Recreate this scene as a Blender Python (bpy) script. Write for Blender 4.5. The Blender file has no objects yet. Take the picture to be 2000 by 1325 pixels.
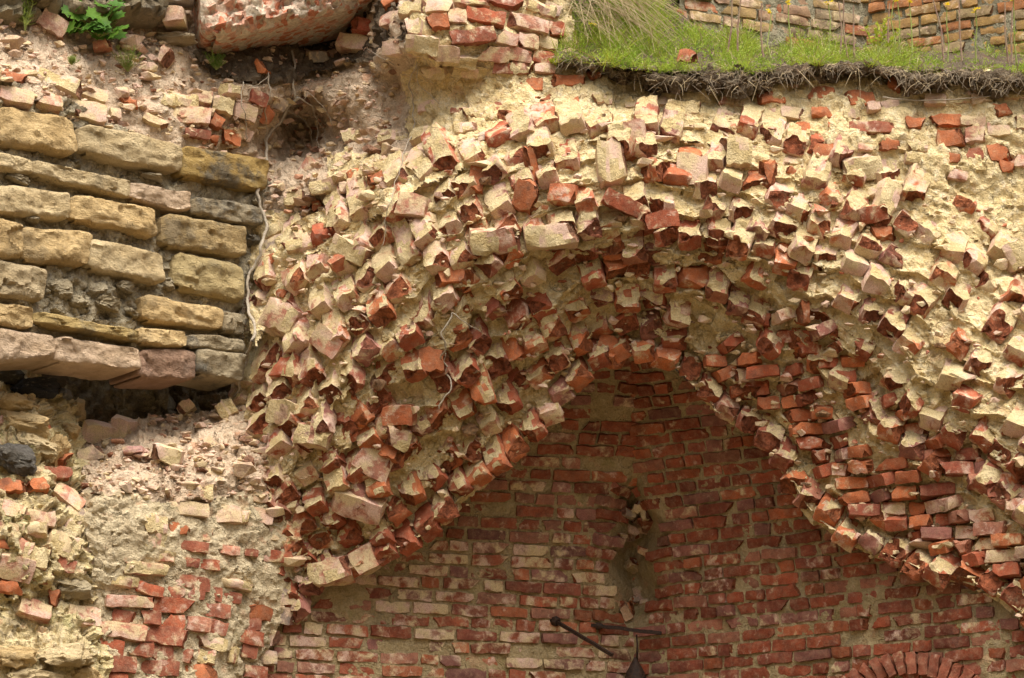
import bpy, bmesh, math, random
import numpy as np
from mathutils import Vector, Matrix, Euler

random.seed(11)
RNG = np.random.default_rng(11)
sc = bpy.context.scene
COL = sc.collection

# ------------------------------------------------------------------ camera, sky, sun, exposure
D, ZC, PITCH, HALF = 12.0, 1.6, math.radians(14.0), math.radians(12.0)
KS = 1.19                                   # metres per unit of the depth figures used below
FPX = 1000.0 / math.tan(HALF)
cam_d = bpy.data.cameras.new('camera'); cam = bpy.data.objects.new('camera', cam_d); COL.objects.link(cam)
cam.location = (0, -D * KS, ZC); cam.rotation_euler = (math.pi / 2 + PITCH, 0, 0)
cam_d.sensor_width = 36; cam_d.lens = 18 / math.tan(HALF); cam_d.clip_end = 500
sc.camera = cam

SUN_EL, SUN_AZ = math.radians(66), math.radians(20)     # azimuth: to the right of the camera's back
w = bpy.data.worlds.new('World'); sc.world = w; w.use_nodes = True
nt = w.node_tree; nt.nodes.clear()
sky = nt.nodes.new('ShaderNodeTexSky'); sky.sky_type = 'NISHITA'; sky.sun_disc = False
sky.sun_elevation = SUN_EL; sky.sun_rotation = math.pi - SUN_AZ; sky.dust_density = 4.0; sky.air_density = 1.0
hs = nt.nodes.new('ShaderNodeHueSaturation'); hs.inputs['Saturation'].default_value = 0.10
bg = nt.nodes.new('ShaderNodeBackground'); bg.inputs['Strength'].default_value = 0.06
wo = nt.nodes.new('ShaderNodeOutputWorld')
nt.links.new(sky.outputs[0], hs.inputs['Color']); nt.links.new(hs.outputs[0], bg.inputs[0]); nt.links.new(bg.outputs[0], wo.inputs[0])
sun_d = bpy.data.lights.new('sun', 'SUN'); sun = bpy.data.objects.new('sun', sun_d); COL.objects.link(sun)
sun_d.energy = 1.5; sun_d.angle = math.radians(45); sun_d.color = (1.0, 0.93, 0.82)
sdir = Vector((math.sin(SUN_AZ) * math.cos(SUN_EL), -math.cos(SUN_AZ) * math.cos(SUN_EL), math.sin(SUN_EL)))
sun.rotation_euler = sdir.to_track_quat('Z', 'Y').to_euler()
vs = sc.view_settings; vs.view_transform = 'Standard'; vs.look = 'None'; vs.gamma = 1.0; vs.use_curve_mapping = False
vs.exposure = 1.92

# ------------------------------------------------------------------ helpers: pixels of the photo to points, noise
CAM = np.array([0.0, -D, ZC]); CP, SP = math.cos(PITCH), math.sin(PITCH)
def P3(u, v, Y):
    """point on the ray of photo pixel (u, v) at world depth Y"""
    u = np.asarray(u, float); v = np.asarray(v, float); Y = np.asarray(Y, float)
    a = (u - 1000.0) / FPX; b = (662.5 - v) / FPX
    dy = CP - b * SP; dz = SP + b * CP
    t = (Y + D) / dy
    return np.stack([a * t * KS, Y * KS + 0 * t, ZC + dz * t * KS], -1)
def V3(u, v, Y): return Vector(P3(u, v, Y).tolist())
def PXM(Y): return KS * (Y + D) / CP / FPX      # metres per photo pixel near depth Y

def _h(i, j, k, s):
    n = (i * 374761393 + j * 668265263 + k * 2147483647 + s * 974634777) & 0xffffffff
    n = ((n ^ (n >> 13)) * 1274126177) & 0xffffffff
    n = ((n ^ (n >> 16)) * 2246822519) & 0xffffffff
    return ((n ^ (n >> 15)) & 0xffff) / 65535.0 * 2 - 1
def vnoise(p, s=0):
    p = np.asarray(p, float); f = np.floor(p); i = f.astype(np.int64); t = p - f; t = t * t * t * (t * (t * 6 - 15) + 10)
    r = 0
    for a in (0, 1):
        wa = t[..., 0] if a else 1 - t[..., 0]
        for b in (0, 1):
            wb = t[..., 1] if b else 1 - t[..., 1]
            for c in (0, 1):
                wc = t[..., 2] if c else 1 - t[..., 2]
                r = r + wa * wb * wc * _h(i[..., 0] + a, i[..., 1] + b, i[..., 2] + c, s)
    return r
def fbm(p, sc_=1.0, o=4, g=0.5, s=0, ridge=False):
    p = np.asarray(p, float) * sc_; a = 1.0; r = 0; n = 0
    for k in range(o):
        q = vnoise(p, s + k)
        r = r + a * ((1 - 2 * np.abs(q)) if ridge else q); n += a; a *= g; p = p * 2.03 + 17.7
    return r / n

def crumble(p, sc_, seed=0, tilt=0.9):
    """faceted, broken relief: every Voronoi cell has its own height and tilt"""
    p = np.asarray(p, float) * sc_; f = np.floor(p).astype(np.int64); best = np.full(p.shape[:-1], 1e9); out = np.zeros(p.shape[:-1])
    for a in (-1, 0, 1):
        for b in (-1, 0, 1):
            for c in (-1, 0, 1):
                i, j, k = f[..., 0] + a, f[..., 1] + b, f[..., 2] + c
                q = np.stack([i + .5 + .5 * _h(i, j, k, seed), j + .5 + .5 * _h(i, j, k, seed + 1), k + .5 + .5 * _h(i, j, k, seed + 2)], -1); d = p - q
                r2 = (d * d).sum(-1); m = r2 < best
                h = _h(i, j, k, seed + 3) + tilt * (d[..., 0] * _h(i, j, k, seed + 4) + d[..., 1] * _h(i, j, k, seed + 5) + d[..., 2] * _h(i, j, k, seed + 6))
                best = np.where(m, r2, best); out = np.where(m, h, out)
    return out
def rbf(pts, c=45.0):
    A = np.array(pts, float); X = A[:, :2]; n = len(X)
    k = lambda d2: -np.sqrt(d2 + c * c) / 100.0
    d2 = ((X[:, None] - X[None]) ** 2).sum(-1)
    M = np.zeros((n + 3, n + 3)); M[:n, :n] = k(d2) - 1e-3 * np.eye(n); M[:n, n] = 1; M[n, :n] = 1
    M[:n, n + 1:] = X / 1000; M[n + 1:, :n] = X.T / 1000
    sol = np.linalg.solve(M, np.concatenate([A[:, 2], [0, 0, 0]]))
    def f(u, v):
        u = np.asarray(u, float); v = np.asarray(v, float); out = sol[n] + sol[n + 1] * u / 1000 + sol[n + 2] * v / 1000
        for q in range(n): out = out + sol[q] * k((u - X[q, 0]) ** 2 + (v - X[q, 1]) ** 2)
        return out
    return f

def inpoly(u, v, poly):
    u = np.asarray(u, float); v = np.asarray(v, float); r = np.zeros(u.shape, bool); n = len(poly); j = n - 1
    for i in range(n):
        xi, yi = poly[i]; xj, yj = poly[j]
        if yi != yj: r ^= ((yi > v) != (yj > v)) & (u < (xj - xi) * (v - yi) / (yj - yi) + xi)
        j = i
    return r

# ------------------------------------------------------------------ helpers: objects
def tag(o, label=None, cat=None, group=None, kind=None):
    if label: o['label'] = label
    if cat: o['category'] = cat
    if group: o['group'] = group
    if kind: o['kind'] = kind
    return o
def link(name, me, parent=None):
    o = bpy.data.objects.new(name, me); COL.objects.link(o)
    if parent: o.parent = parent
    return o
def empty(name, label, cat, group=None):
    o = bpy.data.objects.new(name, None); COL.objects.link(o); o.empty_display_size = 0.1
    return tag(o, label, cat, group)
def mesh(name, verts, faces, mats, smooth=True, midx=None):
    me = bpy.data.meshes.new(name)
    me.from_pydata([tuple(x) for x in verts], [], [tuple(f) for f in faces])
    for m in mats if isinstance(mats, (list, tuple)) else [mats]: me.materials.append(m)
    if smooth: me.polygons.foreach_set('use_smooth', [True] * len(me.polygons))
    if midx is not None: me.polygons.foreach_set('material_index', midx)
    me.update(); return me
def gridmesh(name, P, mat, mask=None):
    m, n = P.shape[:2]; idx = np.arange(m * n).reshape(m, n)
    q = np.stack([idx[:-1, :-1], idx[1:, :-1], idx[1:, 1:], idx[:-1, 1:]], -1)
    if mask is not None:
        mk = mask[:-1, :-1] & mask[1:, 1:] & mask[1:, :-1] & mask[:-1, 1:]; q = q[mk]
    q = q.reshape(-1, 4)
    used = np.unique(q); remap = np.zeros(m * n, np.int64); remap[used] = np.arange(len(used)); q = remap[q]
    V = P.reshape(-1, 3)[used]
    me = bpy.data.meshes.new(name); me.vertices.add(len(V)); me.vertices.foreach_set('co', V.astype(np.float32).ravel())
    me.loops.add(len(q) * 4); me.loops.foreach_set('vertex_index', q.astype(np.int32).ravel())
    me.polygons.add(len(q)); me.polygons.foreach_set('loop_start', np.arange(0, len(q) * 4, 4, dtype=np.int32))
    me.update(calc_edges=True); me.validate()
    me.polygons.foreach_set('use_smooth', [True] * len(me.polygons)); me.materials.append(mat); me.set_sharp_from_angle(angle=math.radians(48)); return me
def gnormals(P):
    du = np.gradient(P, axis=1); dv = np.gradient(P, axis=0)
    n = np.cross(dv, du); n /= np.linalg.norm(n, axis=-1, keepdims=True) + 1e-12
    return np.where((n[..., 1:2] > 0), -n, n)

# ------------------------------------------------------------------ materials
class NT:
    def __init__(s, name):
        s.m = bpy.data.materials.new(name); s.m.use_nodes = True; s.t = s.m.node_tree; s.t.nodes.clear()
        s.out = s.n('ShaderNodeOutputMaterial'); s.b = s.n('ShaderNodeBsdfPrincipled'); s.l(s.b.outputs[0], s.out.inputs[0])
        s.b.inputs['Roughness'].default_value = 0.92; s.b.inputs['Specular IOR Level'].default_value = 0.18
        s.pos = s.n('ShaderNodeNewGeometry').outputs['Position']
    def n(s, t, **k):
        x = s.t.nodes.new(t)
        for a, b in k.items(): setattr(x, a, b)
        return x
    def l(s, a, b): s.t.links.new(a, b)
    def put(s, sock, v):
        if hasattr(v, 'is_linked') or hasattr(v, 'links'): s.l(v, sock)
        elif isinstance(v, (tuple, list)): sock.default_value = (*v, 1.0) if len(v) == 3 else v
        else: sock.default_value = v
    def noise(s, scale, detail=5, rough=0.55, dist=0.0, off=None, sv=None):
        x = s.n('ShaderNodeTexNoise'); x.inputs['Scale'].default_value = scale; x.inputs['Detail'].default_value = detail
        x.inputs['Roughness'].default_value = rough; x.inputs['Distortion'].default_value = dist
        p = s.pos
        if off is not None or sv is not None:
            mp = s.n('ShaderNodeMapping'); s.l(p, mp.inputs[0])
            if off is not None: mp.inputs['Location'].default_value = (off, off * 1.7, -off)
            if sv is not None: mp.inputs['Scale'].default_value = sv
            p = mp.outputs[0]
        s.l(p, x.inputs['Vector']); return x.outputs['Fac']
    def voro(s, scale, feat='DISTANCE_TO_EDGE', warp=None):
        x = s.n('ShaderNodeTexVoronoi'); x.feature = feat; x.inputs['Scale'].default_value = scale
        p = s.pos
        if warp:
            q = s.n('ShaderNodeTexNoise'); q.inputs['Scale'].default_value = warp[0]; q.inputs['Detail'].default_value = 4; s.l(p, q.inputs['Vector'])
            vm = s.n('ShaderNodeVectorMath', operation='MULTIPLY_ADD'); s.l(q.outputs['Color'], vm.inputs[0]); vm.inputs[1].default_value = (warp[1],) * 3; s.l(p, vm.inputs[2]); p = vm.outputs[0]
        s.l(p, x.inputs['Vector']); return x.outputs['Distance' if feat == 'DISTANCE_TO_EDGE' else 'Color']
    def rng(s, x, a, b, c=0.0, d=1.0, smooth=True):
        r = s.n('ShaderNodeMapRange'); r.interpolation_type = 'SMOOTHSTEP' if smooth else 'LINEAR'
        s.put(r.inputs[0], x); s.put(r.inputs[1], a); s.put(r.inputs[2], b); s.put(r.inputs[3], c); s.put(r.inputs[4], d); return r.outputs[0]
    def mix(s, f, a, b, mode='MIX'):
        x = s.n('ShaderNodeMix', data_type='RGBA', blend_type=mode)
        s.put(x.inputs[0], f); s.put(x.inputs[6], a); s.put(x.inputs[7], b); return x.outputs[2]
    def math(s, op, a, b=0.0, c=0.0):
        x = s.n('ShaderNodeMath', operation=op); s.put(x.inputs[0], a); s.put(x.inputs[1], b); s.put(x.inputs[2], c); return x.outputs[0]
    def bump(s, h, st, dist=0.01, prev=None):
        x = s.n('ShaderNodeBump'); x.inputs['Strength'].default_value = st; x.inputs['Distance'].default_value = dist
        s.l(h, x.inputs['Height'])
        if prev is not None: s.l(prev, x.inputs['Normal'])
        return x.outputs[0]
    def fin(s, col, nrm=None):
        s.put(s.b.inputs['Base Color'], col)
        if nrm is not None: s.l(nrm, s.b.inputs['Normal'])
        return s.m

def mortar_mat(name, a, b, c, brickdust=0.3, dirt=0.3, algae=0.0, bump=1.0, crack=True):
    s = NT(name)
    n1 = s.noise(5, 7, 0.6); n2 = s.noise(23, 6, 0.6, off=3); n3 = s.noise(90, 4, 0.6, off=7); n4 = s.noise(2.1, 4, 0.6, off=11)
    col = s.mix(s.rng(n1, 0.35, 0.65), a, b)
    col = s.mix(s.rng(n2, 0.45, 0.75), col, c)
    d = s.math('MULTIPLY', s.rng(s.noise(9, 6, 0.65, off=19), 0.55, 0.68), brickdust)
    col = s.mix(d, col, (0.50, 0.26, 0.15))
    col = s.mix(s.math('MULTIPLY', s.rng(s.noise(4, 8, 0.7, off=29), 0.52, 0.7), dirt), col, (0.15, 0.12, 0.08))
    if algae: col = s.mix(s.math('MULTIPLY', s.rng(s.noise(5, 6, 0.6, off=37), 0.56, 0.68), algae), col, (0.22, 0.22, 0.05))
    sp = s.rng(n3, 0.3, 0.7, 0.8, 1.15); col = s.mix(1.0, col, sp, 'MULTIPLY')
    h = s.math('MULTIPLY_ADD', n2, 1.0, s.math('MULTIPLY', n3, 0.35))
    nr = s.bump(h, 1.0 * bump, 0.034)
    if crack:
        e = s.rng(s.voro(7.5, warp=(6, 0.25)), 0.0, 0.035)
        e2 = s.math('MAXIMUM', e, s.rng(s.noise(4, 3, 0.5, off=41), 0.45, 0.6))
        nr = s.bump(e2, 0.8 * bump, 0.012, nr)
    return s.fin(col, nr)

def brick_mats(suffix, attr):
    """skin, fracture and mortar cap of a brick; tint and lime cover come from the object (or a mesh attribute)"""
    out = []
    def src(s):
        if attr:
            x = s.n('ShaderNodeAttribute'); x.attribute_name = 'tint'; return x.outputs['Color'], x.outputs['Alpha']
        x = s.n('ShaderNodeObjectInfo'); return x.outputs['Color'], x.outputs['Alpha']
    s = NT('brick_skin' + suffix); c, a = src(s)
    n1 = s.noise(11, 6, 0.6); n2 = s.noise(55, 5, 0.65, off=5); n3 = s.noise(170, 3, 0.6, off=9)
    col = s.mix(s.rng(n1, 0.3, 0.7), s.mix(1.0, c, (0.72, 0.66, 0.66), 'MULTIPLY'), s.mix(1.0, c, (1.2, 1.12, 1.05), 'MULTIPLY'))
    col = s.mix(s.rng(n2, 0.58, 0.74, 0, 0.55), col, (0.09, 0.045, 0.04))
    thr = s.math('MULTIPLY_ADD', a, -0.42, 0.70)
    nn = s.noise(13, 8, 0.62, 0.3, off=13)
    m = s.rng(nn, s.math('SUBTRACT', thr, 0.10), s.math('ADD', thr, 0.08))
    m = s.math('MULTIPLY', m, s.rng(n2, 0.25, 0.5, 0.55, 0.95))
    lime = s.mix(s.rng(s.noise(7, 4, 0.6, off=21), 0.4, 0.62), (0.58, 0.45, 0.26), (0.60, 0.41, 0.32))
    col = s.mix(s.math('MULTIPLY', s.rng(s.noise(24, 8, 0.75, off=51), 0.42, 0.66), 0.30), col, (0.43, 0.27, 0.17))
    col = s.mix(s.rng(s.noise(8, 5, 0.7, off=57), 0.56, 0.70, 0, 0.5), col, (0.11, 0.06, 0.045))
    col = s.mix(m, col, lime)
    col = s.mix(1.0, col, s.rng(n3, 0.3, 0.7, 0.78, 1.15), 'MULTIPLY')
    h = s.math('ADD', s.math('MULTIPLY', n2, 0.8), s.math('ADD', s.math('MULTIPLY', n3, 0.4), s.math('MULTIPLY', m, 0.35)))
    out.append(s.fin(col, s.bump(h, 0.75, 0.009)))
    s = NT('brick_fracture' + suffix); c, a = src(s)
    n1 = s.noise(16, 7, 0.65, off=2); n2 = s.noise(75, 5, 0.65, off=15)
    col = s.mix(1.0, s.mix(0.55, c, (0.40, 0.13, 0.055)), s.rng(n1, 0.3, 0.7, 0.62, 1.25), 'MULTIPLY')
    col = s.mix(s.rng(n2, 0.6, 0.78, 0, 0.6), col, (0.12, 0.04, 0.02))
    col = s.mix(s.rng(s.noise(12, 8, 0.7, off=33), 0.57, 0.70, 0, 0.55), col, (0.55, 0.40, 0.24))
    lay = s.noise(30, 6, 0.7, 1.0, off=25)
    col = s.mix(1.0, col, s.rng(lay, 0.35, 0.65, 0.55, 1.2), 'MULTIPLY')
    out.append(s.fin(col, s.bump(n2, 0.9, 0.016, s.bump(lay, 1.0, 0.045))))
    s = NT('brick_mortar' + suffix); c, a = src(s)
    n1 = s.noise(8, 6, 0.6, off=4); n2 = s.noise(34, 7, 0.65, off=6); n3 = s.noise(120, 4, 0.6, off=8)
    col = s.mix(s.rng(n1, 0.35, 0.65), (0.62, 0.465, 0.225), (0.73, 0.585, 0.335))
    col = s.mix(s.rng(s.noise(13, 8, 0.7, off=23), s.math('MULTIPLY_ADD', a, 0.20, 0.47), s.math('MULTIPLY_ADD', a, 0.20, 0.57)), col, s.mix(0.35, (0.62, 0.44, 0.33), c))
    col = s.mix(1.0, col, s.rng(n3, 0.3, 0.7, 0.82, 1.12), 'MULTIPLY')
    out.append(s.fin(col, s.bump(s.math('MULTIPLY_ADD', n3, 0.4, n2), 1.0, 0.034)))
    return out
BM = brick_mats('', False); BMJ = brick_mats('_joined', True)

M_CREAM = mortar_mat('lime_mortar', (0.62, 0.465, 0.225), (0.72, 0.575, 0.32), (0.78, 0.67, 0.46), 0.35, 0.12, 0.15)
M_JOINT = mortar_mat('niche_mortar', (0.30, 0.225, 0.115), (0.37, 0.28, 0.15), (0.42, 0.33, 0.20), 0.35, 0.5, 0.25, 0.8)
M_WALLM = mortar_mat('stone_wall_mortar', (0.34, 0.285, 0.19), (0.44, 0.37, 0.25), (0.24, 0.21, 0.165), 0.1, 0.75, 0.1)
M_RUBBLE = mortar_mat('rubble_dust', (0.50, 0.37, 0.25), (0.58, 0.44, 0.31), (0.62, 0.50, 0.36), 0.75, 0.25, 0.0)
M_PIERM = mortar_mat('pier_mortar', (0.48, 0.38, 0.24), (0.55, 0.45, 0.29), (0.60, 0.51, 0.35), 0.45, 0.25, 0.15)
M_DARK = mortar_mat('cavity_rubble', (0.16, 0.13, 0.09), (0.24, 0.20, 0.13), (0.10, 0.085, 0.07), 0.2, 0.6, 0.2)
M_SOIL = mortar_mat('turf_soil', (0.085, 0.058, 0.036), (0.13, 0.095, 0.06), (0.19, 0.15, 0.10), 0.2, 0.4, 0.0, 1.3, False)
M_GROUND = mortar_mat('yard_ground', (0.16, 0.12, 0.065), (0.20, 0.15, 0.085), (0.20, 0.15, 0.085), 0.2, 0.3, 0.2, 1.0, False)

def stone_mat():
    s = NT('limestone')
    ob = s.n('ShaderNodeObjectInfo')
    n1 = s.noise(4, 7, 0.62, sv=(1, 1, 2.2)); n2 = s.noise(26, 8, 0.7, off=3, sv=(1, 1, 1.8)); n3 = s.noise(110, 5, 0.65, off=6)
    col = s.mix(s.rng(n1, 0.32, 0.66), s.mix(1.0, ob.outputs['Color'], (0.86, 0.80, 0.70), 'MULTIPLY'), s.mix(1.0, ob.outputs['Color'], (1.14, 1.12, 1.08), 'MULTIPLY'))
    col = s.mix(s.rng(n2, 0.55, 0.75, 0, 0.5), col, (0.66, 0.56, 0.39))
    gr = s.math('MULTIPLY', s.rng(s.noise(3.2, 7, 0.7, off=17), 0.50, 0.64), ob.outputs['Alpha'])
    col = s.mix(gr, col, (0.13, 0.12, 0.10))
    col = s.mix(s.rng(n3, 0.60, 0.75, 0, 0.45), col, (0.16, 0.12, 0.07))
    pit = s.rng(s.noise(45, 5, 0.6, off=27), 0.30, 0.42)
    h = s.math('ADD', n2, s.math('MULTIPLY', n3, 0.45))
    return s.fin(col, s.bump(pit, 0.8, 0.018, s.bump(h, 1.0, 0.04)))
M_STONE = stone_mat()
def chip_mat(name, cols, scale):
    s = NT(name); r = s.voro(scale, 'F1', (9, 0.06)); sep = s.n('ShaderNodeSeparateColor'); s.l(r, sep.inputs[0])
    col = cols[0]
    for i, c in enumerate(cols[1:]): col = s.mix(s.rng(sep.outputs[i % 3], 0.62, 0.66), col, c)
    n = s.noise(40, 7, 0.65); col = s.mix(1.0, col, s.rng(n, 0.3, 0.7, 0.7, 1.2), 'MULTIPLY')
    return s.fin(col, s.bump(sep.outputs[1], 0.5, 0.02, s.bump(n, 1.0, 0.02)))
M_SLAB = chip_mat('conglomerate', [(0.56, 0.42, 0.31), (0.48, 0.18, 0.10), (0.60, 0.34, 0.24), (0.60, 0.50, 0.38)], 24)
def plain(name, c, c2, scale=30, rough=0.9, bump=0.6, sheen=0):
    s = NT(name); n = s.noise(scale, 5, 0.6); s.b.inputs['Roughness'].default_value = rough
    return s.fin(s.mix(s.rng(n, 0.35, 0.65), c, c2), s.bump(n, bump, 0.01))
M_ROOT = plain('root_bark', (0.30, 0.25, 0.19), (0.42, 0.36, 0.28), 60)
M_STRAW = plain('dry_straw', (0.50, 0.40, 0.24), (0.38, 0.28, 0.17), 20)
M_IRON = plain('rusty_iron', (0.018, 0.012, 0.010), (0.05, 0.026, 0.016), 80, 0.6)

# ------------------------------------------------------------------ brick shapes
def brick_mesh(name, L, Dp, H, seed, chips=1, rough=0.004, capmort=0.0, nseg=(5, 2, 2), end=None, rnd=0.012):
    r = random.Random(seed); bm = bmesh.new()
    nx, ny, nz = nseg
    bmesh.ops.create_cube(bm, size=1.0)
    for ax, n in ((0, nx), (1, ny), (2, nz)):
        for i in range(1, n):
            co = [0, 0, 0]; co[ax] = -0.5 + i / n; no = [0, 0, 0]; no[ax] = 1
            bmesh.ops.bisect_plane(bm, geom=bm.verts[:] + bm.edges[:] + bm.faces[:], plane_co=co, plane_no=no)
    mort = bm.faces.layers.int.new('k')
    hd = Vector((L / 2, Dp / 2, H / 2))
    for v in bm.verts:
        p = Vector((v.co.x * L, v.co.y * Dp, v.co.z * H))
        # rounded, worn edges
        q = Vector([max(-hd[i] + rnd, min(hd[i] - rnd, p[i])) for i in range(3)]); dv = p - q
        if dv.length > 1e-6: p = q + dv.normalized() * rnd
        v.co = p
    for f in bm.faces:
        c = f.calc_center_median()
        if capmort > 0 and f.normal.y < -0.6 : f[mort] = 2
    # fracture planes
    for k in range(chips):
        sx = end if end and k == 0 else r.choice((-1, 1))
        no = Vector((sx * r.uniform(0.5, 1), -r.uniform(0.0, 0.9), r.uniform(-0.8, 0.8))).normalized()
        far = max((v.co.dot(no) for v in bm.verts))
        co = no * (far - r.uniform(0.012, 0.05))
        res = bmesh.ops.bisect_plane(bm, geom=bm.verts[:] + bm.edges[:] + bm.faces[:], plane_co=co, plane_no=no, clear_outer=True)
        ed = [e for e in res['geom_cut'] if isinstance(e, bmesh.types.BMEdge)]
        try:
            fl = bmesh.ops.edgeloop_fill(bm, edges=ed)['faces']
            for f in fl: f[mort] = 1
            tr = bmesh.ops.triangulate(bm, faces=fl, quad_method='BEAUTY', ngon_method='BEAUTY')['faces']
            for f in tr: f[mort] = 1
            ins = [e for e in {e for f in tr for e in f.edges} if len(e.link_faces) == 2 and all(f[mort] == 1 for f in e.link_faces)]
            sub = bmesh.ops.subdivide_edges(bm, edges=ins, cuts=2)
            for v in sub['geom_inner']:
                if isinstance(v, bmesh.types.BMVert): v.co += no * (0.012 * float(fbm(np.array([v.co]) + seed, 38, 2, 0.6, seed + k)[0]) - r.uniform(0, .006))
        except Exception: pass
    bmesh.ops.triangulate(bm, faces=[f for f in bm.faces if len(f.verts) > 4])
    bm.normal_update()
    co = np.array([v.co for v in bm.verts]); off = seed * 3.7
    n = np.stack([fbm(co + off + 9 * a, 18, 3, 0.55, seed + a) + .25 * fbm(co + off + 5 * a, 60, 2, 0.55, seed + 20 + a) for a in range(3)], -1) * rough * 2.2
    front = np.clip((-co[:, 1] - Dp * 0.18) / (Dp * 0.2), 0, 1)
    lump = (fbm(co + off, 26, 3, 0.6, seed + 5) * 0.6 + 0.18 * crumble(co + off, 32, seed + 6, 1.2) + 0.2) * capmort * front
    for i, v in enumerate(bm.verts): v.co += Vector(n[i]) + Vector((0, -lump[i], 0))
    if capmort > 0:
        for f in bm.faces:
            if f[mort] == 2:
                c = np.array(f.calc_center_median()) + off
                if fbm(c[None] * np.array([1, 1, 1.0]), 15, 2, 0.5, seed + 8)[0] < -0.12: f[mort] = 0
    bmesh.ops.recalc_face_normals(bm, faces=bm.faces[:])
    me = bpy.data.meshes.new(name); bm.to_mesh(me)
    mi = [f[mort] for f in bm.faces]; bm.free()
    for m in BM: me.materials.append(m)
    me.polygons.foreach_set('material_index', mi); me.polygons.foreach_set('use_smooth', [True] * len(me.polygons))
    me.set_sharp_from_angle(angle=math.radians(38)); me.update()
    me['dims'] = (L, Dp, H)
    return me
KIND = {
    'st': [brick_mesh('stretcher', 0.25, 0.12, 0.066, 100 + i, chips=(0 if i % 3 else 1), rough=0.0055, rnd=0.010, nseg=(7, 2, 3)) for i in range(18)],
    'hd': [brick_mesh('header', 0.12, 0.14, 0.066, 140 + i, chips=(0 if i % 3 else 1), rough=0.0055, nseg=(4, 2, 3), rnd=0.010) for i in range(16)],
    'to': [brick_mesh('tooth', 0.22, 0.085, 0.115, 180 + i, chips=(1 if i % 2 else 0) + (i % 4 == 0), rough=0.008, capmort=0.028, nseg=(9, 3, 6), end=-1, rnd=0.015) for i in range(30)],
    'br': [brick_mesh('broken', 0.17, 0.12, 0.07, 230 + i, chips=1 + i % 3, rough=0.009, nseg=(5, 3, 3), rnd=0.010) for i in range(24)],
    'co': [brick_mesh('coated', 0.2, 0.12, 0.075, 280 + i, chips=i % 2, rough=0.008, capmort=0.022, nseg=(7, 2, 4), rnd=0.014) for i in range(16)],
}
def frame(X, Yin):
    X = X.normalized(); Z = X.cross(Yin).normalized(); Y = Z.cross(X).normalized()
    return Matrix(((X.x, Y.x, Z.x), (X.y, Y.y, Z.y), (X.z, Y.z, Z.z)))
class Laid:
    """collects bricks laid on one thing; the largest 300 become parts, the rest one joined part"""
    def __init__(s, parent, name='brick'): s.p = parent; s.name = name; s.items = []
    def add(s, kind, pos, rot, size, tint, cover, seed=None):
        me = random.choice(KIND[kind]) if seed is None else KIND[kind][seed % len(KIND[kind])]
        d = me['dims']; S = Matrix.Diagonal((size[0] / d[0], size[1] / d[1], size[2] / d[2])).to_4x4()
        M = Matrix.Translation(pos) @ rot.to_4x4() @ S
        s.items.append((size[0] * size[2], me, M, (*tint, cover)))
    def done(s, limit=298):
        s.items.sort(key=lambda t: -t[0])
        for a, me, M, c in s.items[:limit]:
            o = bpy.data.objects.new(s.name, me); COL.objects.link(o); o.parent = s.p; o.matrix_world = M; o.color = c
        rest = s.items[limit:]
        if rest:
            vs_, ls, ps, mi, cl, sm, off, lo = [], [], [], [], [], [], 0, 0
            for a, me, M, c in rest:
                n = len(me.vertices); co = np.empty(n * 3, np.float32); me.vertices.foreach_get('co', co); co = co.reshape(-1, 3)
                A = np.array(M); vs_.append(co @ A[:3, :3].T + A[:3, 3])
                li = np.empty(len(me.loops), np.int32); me.loops.foreach_get('vertex_index', li); ls.append(li + off)
                st = np.empty(len(me.polygons), np.int32); me.polygons.foreach_get('loop_start', st); ps.append(st + lo)
                m = np.empty(len(me.polygons), np.int32); me.polygons.foreach_get('material_index', m); mi.append(m)
                cl.append(np.tile(np.array(c, np.float32), (n, 1))); off += n; lo += len(li)
            me = bpy.data.meshes.new(s.name + '_rest'); V = np.concatenate(vs_); me.vertices.add(len(V)); me.vertices.foreach_set('co', V.astype(np.float32).ravel())
            L = np.concatenate(ls); me.loops.add(len(L)); me.loops.foreach_set('vertex_index', L)
            S = np.concatenate(ps); me.polygons.add(len(S)); me.polygons.foreach_set('loop_start', S)
            me.update(calc_edges=True)
            for m in BMJ: me.materials.append(m)
            me.polygons.foreach_set('material_index', np.concatenate(mi)); me.polygons.foreach_set('use_smooth', [True] * len(S))
            ca = me.color_attributes.new('tint', 'FLOAT_COLOR', 'POINT'); ca.data.foreach_set('color', np.concatenate(cl).ravel())
            me.set_sharp_from_angle(angle=math.radians(38)); me.update()
            o = link('smaller_bricks', me, s.p); o['kind'] = 'stuff'
def jit(R, a): return R @ Euler([random.gauss(0, a) for _ in range(3)]).to_matrix()
def red():   # fired clay, kiln variation
    t = random.random(); b = np.array([(0.33, 0.092, 0.046), (0.40, 0.125, 0.055), (0.28, 0.085, 0.052), (0.36, 0.155, 0.10), (0.29, 0.125, 0.10)][min(4, int(t * t * 5.3))])
    return tuple(b * random.uniform(0.82, 1.15))

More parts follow.
